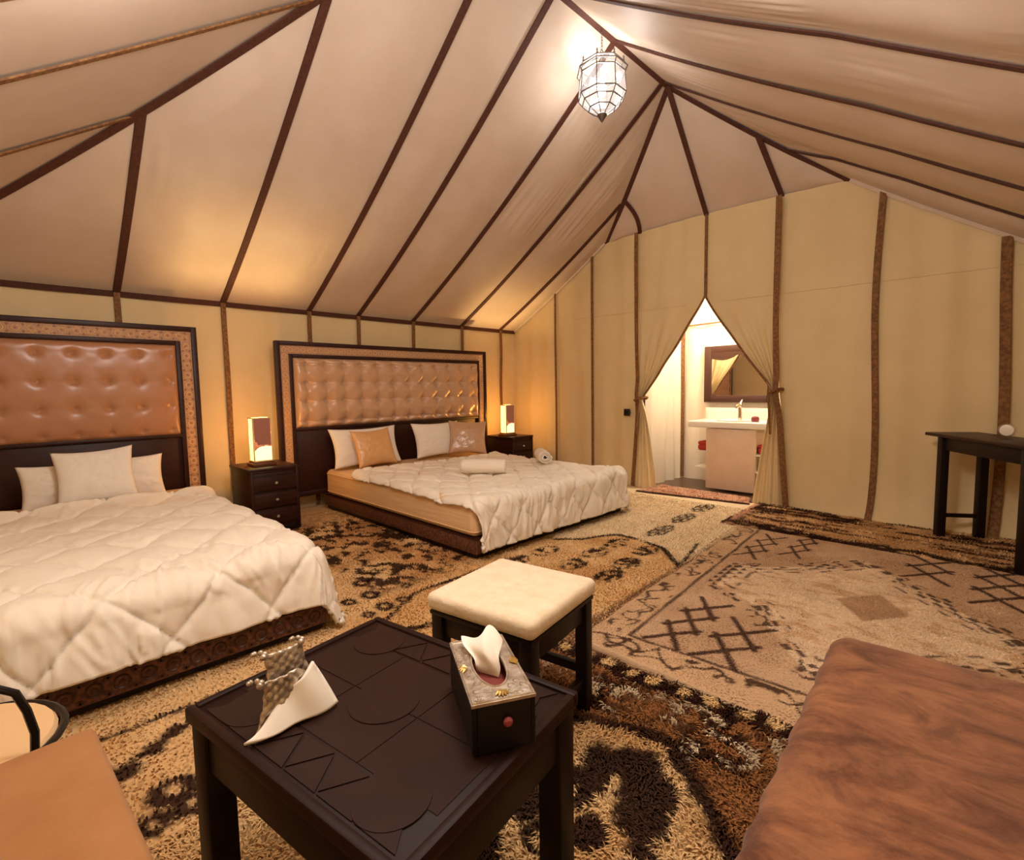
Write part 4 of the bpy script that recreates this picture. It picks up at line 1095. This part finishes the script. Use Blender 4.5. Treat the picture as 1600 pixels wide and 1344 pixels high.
# tissue box
def tissue_box():
    c = np.mean([(-.924, .70), (-.86, .811), (-.638, .691), (-.692, .574)], 0)
    ang = math.atan2(.691 - .811, -.638 + .86)
    R = root('tissue_box', 'black tissue box with embossed silver lid and tissue, on the coffee table', 'tissue box', (c[0], c[1], .498), ang)
    L, W, H = .252, .130, .098
    mb = MB()
    for sg in (-1, 1):
        mb.box((0, sg * (W / 2 - .006), H / 2), (L - .004, .010, H), None, .002, 1); mb.box((sg * (L / 2 - .006), 0, H / 2), (.010, W - .02, H), None, .002, 1)
    mb.box((0, 0, .004), (L - .01, W - .01, .008))
    mb.build('body', M['black_metal'], R)
    box('inner_stack', (0, 0, .04), (L - .03, W - .03, .07), M['box_inside'], R, .003)
    # lid with an oval opening
    n = 40; a, b = .078, .033
    inner = [(a * math.cos(2 * pi * k / n), b * math.sin(2 * pi * k / n)) for k in range(n)]
    outer = []
    for k in range(n):
        t = 2 * pi * k / n; cx, cy = math.cos(t), math.sin(t)
        q = min((L / 2) / max(abs(cx), 1e-6), (W / 2) / max(abs(cy), 1e-6)); outer.append((cx * q, cy * q))
    for k in range(n):      # snap nearest samples to the true corners
        pass
    for sx in (-1, 1):
        for sy in (-1, 1):
            k = min(range(n), key=lambda i: math.hypot(outer[i][0] - sx * L / 2, outer[i][1] - sy * W / 2)); outer[k] = (sx * L / 2, sy * W / 2)
    bm = bmesh.new()
    lo = [[bm.verts.new((p[0], p[1], z_)) for p in ring] for ring, z_ in ((outer, H), (outer, H + .006), (inner, H + .007), (inner, H))]
    for r1, r2 in zip(lo, lo[1:]):
        for k in range(n): bm.faces.new((r1[k], r1[(k + 1) % n], r2[(k + 1) % n], r2[k]))
    bmesh.ops.recalc_face_normals(bm, faces=bm.faces[:])
    me = bpy.data.meshes.new('lid'); bm.to_mesh(me); bm.free(); me.materials.append(M['silver']); lid = link('lid', me, R)
    mb = MB()
    mb.tube([(p[0] * 1.04, p[1] * 1.08, H + .007) for p in inner], .0025, 5, True)
    for sg in (-1, 1):
        mb.tube([(x, sg * (W / 2 - .004), H + .006) for x in np.linspace(-L / 2 + .003, L / 2 - .003, 30)], .003, 5); mb.tube([(sg * (L / 2 - .004), y, H + .006) for y in np.linspace(-W / 2 + .003, W / 2 - .003, 16)], .003, 5)
    mb.build('lid_rim', M['silver'], lid)
    for (cx, cy, q) in ((.098, 0, 0), (-.098, 0, pi), (0, .048, pi / 2), (0, -.048, -pi / 2)):
        mb = MB()
        for k in range(-2, 3):
            t = q + k * .42; mb.tube([(cx, cy, H + .008), (cx + .010 * math.cos(t), cy + .010 * math.sin(t), H + .010), (cx + .018 * math.cos(t), cy + .018 * math.sin(t), H + .008)], [.003, .004, .0015], 5)
        mb.build('brass_flower', M['brass'], lid)
    mb = MB()
    for i in range(46):       # embossed scroll bumps on the lid
        x = random.uniform(-L / 2 + .012, L / 2 - .012); y = random.uniform(-W / 2 + .010, W / 2 - .010)
        if (x / (a + .012)) ** 2 + (y / (b + .010)) ** 2 < 1: continue
        q = random.uniform(0, 6); mb.tube([(x + .007 * math.cos(t + q), y + .007 * math.sin(t + q), H + .0068) for t in np.linspace(0, 4.4, 7)], .0016, 4)
    mb.build('embossing', M['silver'], lid, 'stuff')
    # tissue pulled through the slot
    s = np.linspace(0, 1, 26)[:, None]; t = np.linspace(-1, 1, 18)[None]
    zz_ = H - .02 + .072 * s
    x = -.012 + .030 * s * 1 - .085 * s ** 2 + .010 * np.sin(t * 5 + s * 3) * s + t * .018 * (1 - .2 * s)
    y = t * (.020 + .018 * s) + .008 * np.sin(s * 7 + t) * s
    x = x - .012 * abs(t) * s
    zz_ = zz_ - .020 * s * s * t * t + .012 * s * np.sin(t * 3.0)
    o = grid_obj('tissue', np.stack([x, y, zz_], -1), M['tissue'], R)
    MB().lathe([(.002, 0), (.009, .004), (.010, .008), (.006, .013), (.001, .014)], (L / 2 - .001, 0.005, .062), 12, Matrix.Rotation(pi / 2, 4, 'Y')).build('bead', M['pink_bead'], R)
    return R
tissue_box()

# napkin holder: two hammered silver plates gripping a folded napkin
def napkin_holder():
    R = root('napkin_holder', 'hammered silver napkin holder with white napkin standing on the coffee table', 'napkin holder', (-1.085, .378, .498), math.radians(2))
    def plate(name, pts, x, m, lean, th=.004, bumps=True):
        # pts: outline (y, z); subdivided sheet with hammered relief
        ys = np.array(pts)
        n = 26
        T = np.linspace(0, 1, n)
        zl = ys[:, 0]; L_ = ys[:, 1]; R_ = ys[:, 2]
        Z = np.linspace(zl[0], zl[-1], n); YL = np.interp(Z, zl, L_); YR = np.interp(Z, zl, R_)
        s = np.linspace(0, 1, 22)[None]
        Y = YL[:, None] * (1 - s) + YR[:, None] * s; ZZ = Z[:, None] + 0 * s
        X = x - lean * ZZ + .014 * (1 - (2 * s - 1) ** 2) * (.3 + ZZ * 3)
        if bumps: X = X + .004 * (vn(Y * 130, ZZ * 130, 400) - .5) + .003 * np.sin(Y * 300) * np.sin(ZZ * 300)
        o = grid_obj(name, np.stack([X, Y, ZZ], -1), m, R)
        md = o.modifiers.new('thickness', 'SOLIDIFY'); md.thickness = th
        return o
    # rows: (height, left edge, right edge)
    A = plate('silver_plate', [(.0, -.070, .066), (.05, -.052, .052), (.085, -.046, .042), (.102, -.052, .02)], .014, M['silver'], .10)
    B = plate('silver_plate', [(.0, -.050, .080), (.05, -.03, .070), (.10, -.022, .058), (.135, -.028, .055)], -.022, M['silver'], .16)
    for (px, py, pz) in ((.006, -.056, .100), (-.040, -.030, .134), (-.040, .052, .137)):
        mb = MB()
        for k in range(5):
            q = k * 1.25
            rr = .0075 - .0006 * k
            mtx = Matrix.Translation((px + .006 * math.cos(q), py + .008 * math.sin(q) - .003 * k, pz + .003 * k))
            bmesh.ops.create_icosphere(mb.bm, subdivisions=2, radius=rr, matrix=mtx)
        mb.build('beaded_tip', M['silver'], A if px > 0 else B)
    # napkin: thick folded triangle fanning out in front
    n = 20; s = np.linspace(0, 1, n)[:, None]; t = np.linspace(0, 1, n)[None]
    yl = -.098 + .070 * s ** .7; yr = .094 - .036 * s
    Y = yl * (1 - t) + yr * t; Z = .001 + (.03 + .072 * t ** .8) * s
    X = .030 - .020 * s + .012 * np.sin(t * 3) * (1 - s) + .006 * np.sin(t * 9 + s * 2)
    o = grid_obj('napkin', np.stack([X, Y, Z], -1), M['tissue'], R)
    md = o.modifiers.new('thickness', 'SOLIDIFY'); md.thickness = .009; md.offset = -1
    return R
napkin_holder()

# ================================================================ STOOL
def stool():
    R = root('stool', 'square dark wooden stool with cream plush seat beside the coffee table', 'stool', (-1.238, 1.232, 0), math.radians(10))
    W, zt = .445, .50
    n = 36
    u_ = np.linspace(-1, 1, n)[:, None] + np.zeros((1, n)); v_ = u_.T
    e = (1 - np.maximum(abs(u_), abs(v_)) ** 14)
    # soft cushion: rounded square pad
    MB().box((0, 0, zt - .032), (W, W, .064), None, .024, 5).build('seat_cushion', M['cushion'], R, angle=60)
    g = .012 * (1 - u_ ** 2) * (1 - v_ ** 2) + .004 * (fbm(u_ * 4, v_ * 4, 410) - .5) * (1 - u_ ** 8) * (1 - v_ ** 8)
    box('seat_board', (0, 0, zt - .071), (W - .02, W - .02, .014), M['darker'], R, .003)
    a = W / 2 - .038
    for sx in (-1, 1):
        for sy in (-1, 1):
            MB().box((sx * a, sy * a, (zt - .07) / 2), (.048, .048, zt - .07), None, .004, 2).build('leg', M['darker'], R)
    for sg in (-1, 1):
        box('apron', (0, sg * a, zt - .115), (2 * a - .04, .024, .075), M['darker'], R, .003)
        box('apron', (sg * a, 0, zt - .115), (.024, 2 * a - .04, .075), M['darker'], R, .003)
        box('stretcher', (0, sg * a, .155), (2 * a - .04, .022, .034), M['darker'], R, .003)
        box('stretcher', (sg * a, 0, .115), (.022, 2 * a - .04, .034), M['darker'], R, .003)
    return R
stool()

# ================================================================ SEATS IN FRONT
def soft_block(L, W, T, seed, wr=.012, pw=8, nx=70, ny=60):
    """upholstered slab: rounded superellipsoid sheet with creases"""
    u_ = np.linspace(-1, 1, nx)[:, None] + np.zeros((1, ny)); v_ = np.linspace(-1, 1, ny)[None] + np.zeros((nx, 1))
    return u_, v_
def velvet_seat():
    R = root('daybed', 'low brown crushed-velvet daybed seat in the near corner of the tent', 'daybed', (.035, 1.105, 0), math.radians(4))
    L, W = .70, 1.36
    box('base', (0, 0, .13), (L - .06, W - .06, .22), M['velvet'], R, .02)
    for sx in (-1, 1):
        for sy in (-1, 1): box('foot', (sx * (L / 2 - .08), sy * (W / 2 - .08), .015), (.05, .05, .03), M['darker'], R, .004)
    mb = MB().box((0, 0, .34), (L, W, .215), None, .055, 6)
    bmesh.ops.subdivide_edges(mb.bm, edges=[e for e in mb.bm.edges if e.calc_length() > .1], cuts=44, use_grid_fill=True)
    me = mb.mesh('seat_cushion', M['velvet'], 70)
    co = np.zeros(len(me.vertices) * 3); me.vertices.foreach_get('co', co); co = co.reshape(-1, 3)
    x, y, z_ = co.T
    top = sst(.38, .445, z_)
    side = 1 - top
    co[:, 2] += top * (.010 * (fbm(x * 3, y * 3, 420) - .5) + .004 * np.sin(y * 60 + 8 * vn(x * 5, y * 3, 421)) * sst(.5, .8, vn(x * 3, y * 6, 422)) * np.exp(-np.minimum(x + L / 2, .4) / .15)
                        + .012 * (1 - (2 * x / L) ** 2) * (1 - (2 * y / W) ** 2))
    co[:, 0] += side * .006 * np.sin(y * 50 + 5 * vn(y * 6, z_ * 10, 423))
    me.vertices.foreach_set('co', co.ravel()); me.update()
    cu = link('seat_cushion', me, R)
    return R
velvet_seat()
def tan_seat():
    R = root('bench', 'flat tan suede bench seat in the near corner beside the single bed', 'bench', (-1.46, .085, 0), math.radians(3.5))
    L, W = .84, .58
    MB().box((L / 2, -W / 2, .41), (L, W, .08), None, .018, 4).build('seat', M['suede'], R)
    MB().box((L / 2, -W / 2, .30), (L - .02, W - .02, .14), None, .012, 3).build('seat_base', M['suede'], R)
    for sx in (.05, L - .05):
        for sy in (-.05, -W + .05): box('leg', (sx, sy, .115), (.05, .05, .23), M['darker'], R, .004)
    return R
tan_seat()
def metal_chair():
    R = root('metal_chair', 'black tubular metal chair with round hooped seat between tan bench and single bed', 'chair', (-1.78, -.19, 0), 0)
    t = .009; rr = .235
    circ = [(rr * .95 * math.cos(q), rr * math.sin(q), .335) for q in np.linspace(0, 2 * pi, 33)[:-1]]
    MB().tube(circ, t, 8, True).build('seat_hoop', M['black_metal'], R)
    MB().lathe([(.215, .0), (.222, .012), (.215, .024), (.001, .03)], (0, 0, .322), 32).build('seat_pad', M['mattress'], R)
    MB().tube([(.16, -.30, .535), (.16, .08, .54), (.16, .12, .535), (.16, .15, .51), (.16, .166, .46), (.16, .176, .40), (.16, .172, .335)], t, 8).build('arm', M['black_metal'], R)
    for sx in (-1, 1):
        for sy in (-1, 1): MB().tube([(sx * .15, sy * .165, .335), (sx * .17, sy * .19, .19), (sx * .18, sy * .20, .0)], t, 8).build('leg', M['black_metal'], R)
    MB().tube([(.16, -.30, .535), (.15, -.33, .62), (0, -.36, .72), (-.15, -.33, .62), (-.16, -.30, .515)], t, 8).build('back_hoop', M['black_metal'], R)
    for sx in (-1, 1): MB().tube([(sx * .16, -.30, .515), (sx * .155, -.24, .40), (sx * .15, -.165, .335)], t, 8).build('back_stay', M['black_metal'], R)
    return R
metal_chair()

# ================================================================ DRESSING TABLE
def dressing_table():
    ang = math.atan2(-.831, .556)
    R = root('dressing_table', 'tall narrow black table against the back wall holding the round mirror', 'table', (-.357, 5.05, 0), ang)
    # local x runs along the table towards the viewer, local y towards the side wall
    zt, x0, x1, y0, y1 = .805, -.15, .93, -.05, .315
    MB().box(((x0 + x1) / 2, (y0 + y1) / 2, zt - .012), (x1 - x0, y1 - y0, .024), None, .004, 2).build('tabletop', M['dark'], R)
    for x in (0, .81):
        for y in (0, .265): box('leg', (x, y, (zt - .024) / 2), (.056, .056, zt - .024), M['darker'], R, .004)
    for y in (0, .265): box('apron', (.405, y, zt - .075), (.81 - .056, .024, .10), M['darker'], R, .003)
    for x in (0, .81): box('apron', (x, .1325, zt - .075), (.024, .265 - .056, .10), M['darker'], R, .003); 
    for x in (0, .81): box('stretcher', (x, .1325, .17), (.022, .265 - .056, .030), M['darker'], R, .003)
    return R
dressing_table()
def vanity_mirror():
    R = root('vanity_mirror', 'small round pale mirror on a glass foot, on the tall black table', 'mirror', (-.016, 4.76, .805), math.radians(-8))
    zc = .062; m = Matrix.Rotation(pi / 2, 4, 'X')
    MB().lathe([(.043, -.006), (.049, 0), (.043, .006)], (0, 0, zc), 32, m).build('glass_rim', M['clear'], R)
    MB().lathe([(.036, -.009), (.039, 0), (.036, .009), (.02, .012)], (0, 0, zc), 32, m).build('mirror_face', M['pale_disc'], R)
    MB().lathe([(.034, 0), (.034, .004), (.010, .009), (.006, .014), (.006, .022)], n=20).build('glass_foot', M['clear'], R)
    return R
vanity_mirror()

# ================================================================ SWITCH ON THE BACK WALL
def wall_switch():
    R = root('wall_switch', 'small black switch plate on the canvas beside the bathroom entrance', 'switch', (-3.34, 5.335, .894))
    MB().box((0, 0, 0), (.085, .012, .085), None, .004, 2).build('plate', M['switch'], R)
    for s in (-1, 1): box('rocker', (s * .016, -.009, 0), (.026, .008, .045), M['black_metal'], R, .002)
    box('backing', (0, .022, 0), (.05, .04, .05), M['switch'], R, .002)
    return R
wall_switch()

# ================================================================ BATHROOM
def vanity():
    R = root('vanity_unit', 'cream washbasin unit with open side shelves seen through the entrance', 'vanity', (-2.28, 5.93, 0))
    mb = MB(); mb.box((0, 0, .755), (.89, .50, .075), None, .012, 3); mb.build('countertop', M['ceramic'], R)
    MB().lathe([(.20, .0), (.205, .012), (.19, .014), (.15, .003), (.02, .001), (.001, .001)], (.02, -.02, .793), 36).build('basin', M['ceramic'], R)
    box('front_panel', (.045, -.20, .36), (.55, .05, .70), M['plaster'], R, .006)
    box('column', (.045, .02, .36), (.50, .40, .70), M['plaster'], R, .004)
    for z_ in (.24, .43):
        for sg in (-1, 1): box('shelf', (.045 + sg * .335, .0, z_), (.17, .40, .020), M['ceramic'], R, .003)
    box('splashback', (0, .255, .86), (.89, .015, .14), M['ceramic'], R, .003)
    mb = MB(); mb.tube([(.045, .06, .79), (.045, .06, .90), (.045, .05, .955), (.045, .01, .975), (.045, -.06, .955)], [.024, .022, .022, .02, .016], 12)
    fa = mb.build('tap', M['chrome'], R)
    MB().tube([(.045, .06, .955), (.045, .08, 1.0), (.045, .12, 1.03)], [.02, .013, .009], 10).build('lever', M['chrome'], fa)
    return R
vanity()
def bath_mirror():
    R = root('wall_mirror', 'dark carved wooden mirror hung on the bathroom canvas above the basin', 'mirror', (-2.37, 6.275, 1.345))
    w, h, q = .84, .70, .085
    mb = MB()
    for s in (-1, 1): mb.box((s * (w / 2 - q / 2), 0, 0), (q, .035, h), None, .006, 2)
    mb.box((0, 0, -h / 2 + q / 2), (w - 2 * q, .035, q), None, .006, 2); mb.box((0, 0, h / 2 - q / 2), (w - 2 * q, .035, q), None, .006, 2)
    mb.build('frame', M['mirror_frame'], R)
    n = 40; xs = np.linspace(-w / 2 + q, w / 2 - q, n)
    low = [h / 2 - q - .03 - .055 * abs(math.sin(x * 9)) * (1 if abs(x) > .06 else .6) - .05 * (abs(x) / (w / 2)) ** 2 for x in xs]
    MB().prism([(x, z_) for x, z_ in zip(xs, low)] + [(w / 2 - q, h / 2 - q + .01), (-w / 2 + q, h / 2 - q + .01)], .002, .016, Matrix.Rotation(pi / 2, 4, 'X')).build('carved_valance', M['mirror_frame'], R)
    box('glass', (0, .006, 0), (w - q, .006, h - q), M['mirror'], R, 0)
    return R
bath_mirror()
def folded_towel(label, loc, s):
    R = root('folded_towel', label, 'towel', loc, 0, 'red towels on the basin shelves')
    MB().box((0, 0, .035), (.12, .20, .07), None, .03, 4).build('fold', M['red_cloth'], R)
    MB().box((0, .0, .085), (.115, .19, .04), None, .018, 4).build('fold', M['red_cloth'], R)
    return R
folded_towel('rolled red towel on the open shelf left of the basin column', (-2.585, 5.87, .440), 1)
folded_towel('rolled red towel on the open shelf right of the basin column', (-1.905, 5.87, .440), 1)
pr_ = root('paper_roll', 'white paper roll on the lower shelf of the basin unit', 'paper roll', (-1.905, 5.86, .250))
MB().lathe([(.02, 0), (.055, 0), (.056, .05), (.055, .10), (.02, .10)], n=24).build('roll', M['tissue'], pr_)
MB().lathe([(.019, .002), (.0195, .101)], n=16).build('core', M['plaster'], pr_)
sp = root('soap', 'small pink soap bar standing on the white washbasin top', 'soap', (-2.00, 5.80, .793))
MB().lathe([(.02, 0), (.036, .006), (.042, .03), (.036, .055), (.018, .064), (.001, .066)], n=18).build('bar', M['pink_bead'], sp)
MB().lathe([(.03, 0), (.05, .002), (.052, .006), (.03, .005)], n=18).build('dish', M['ceramic'], sp)
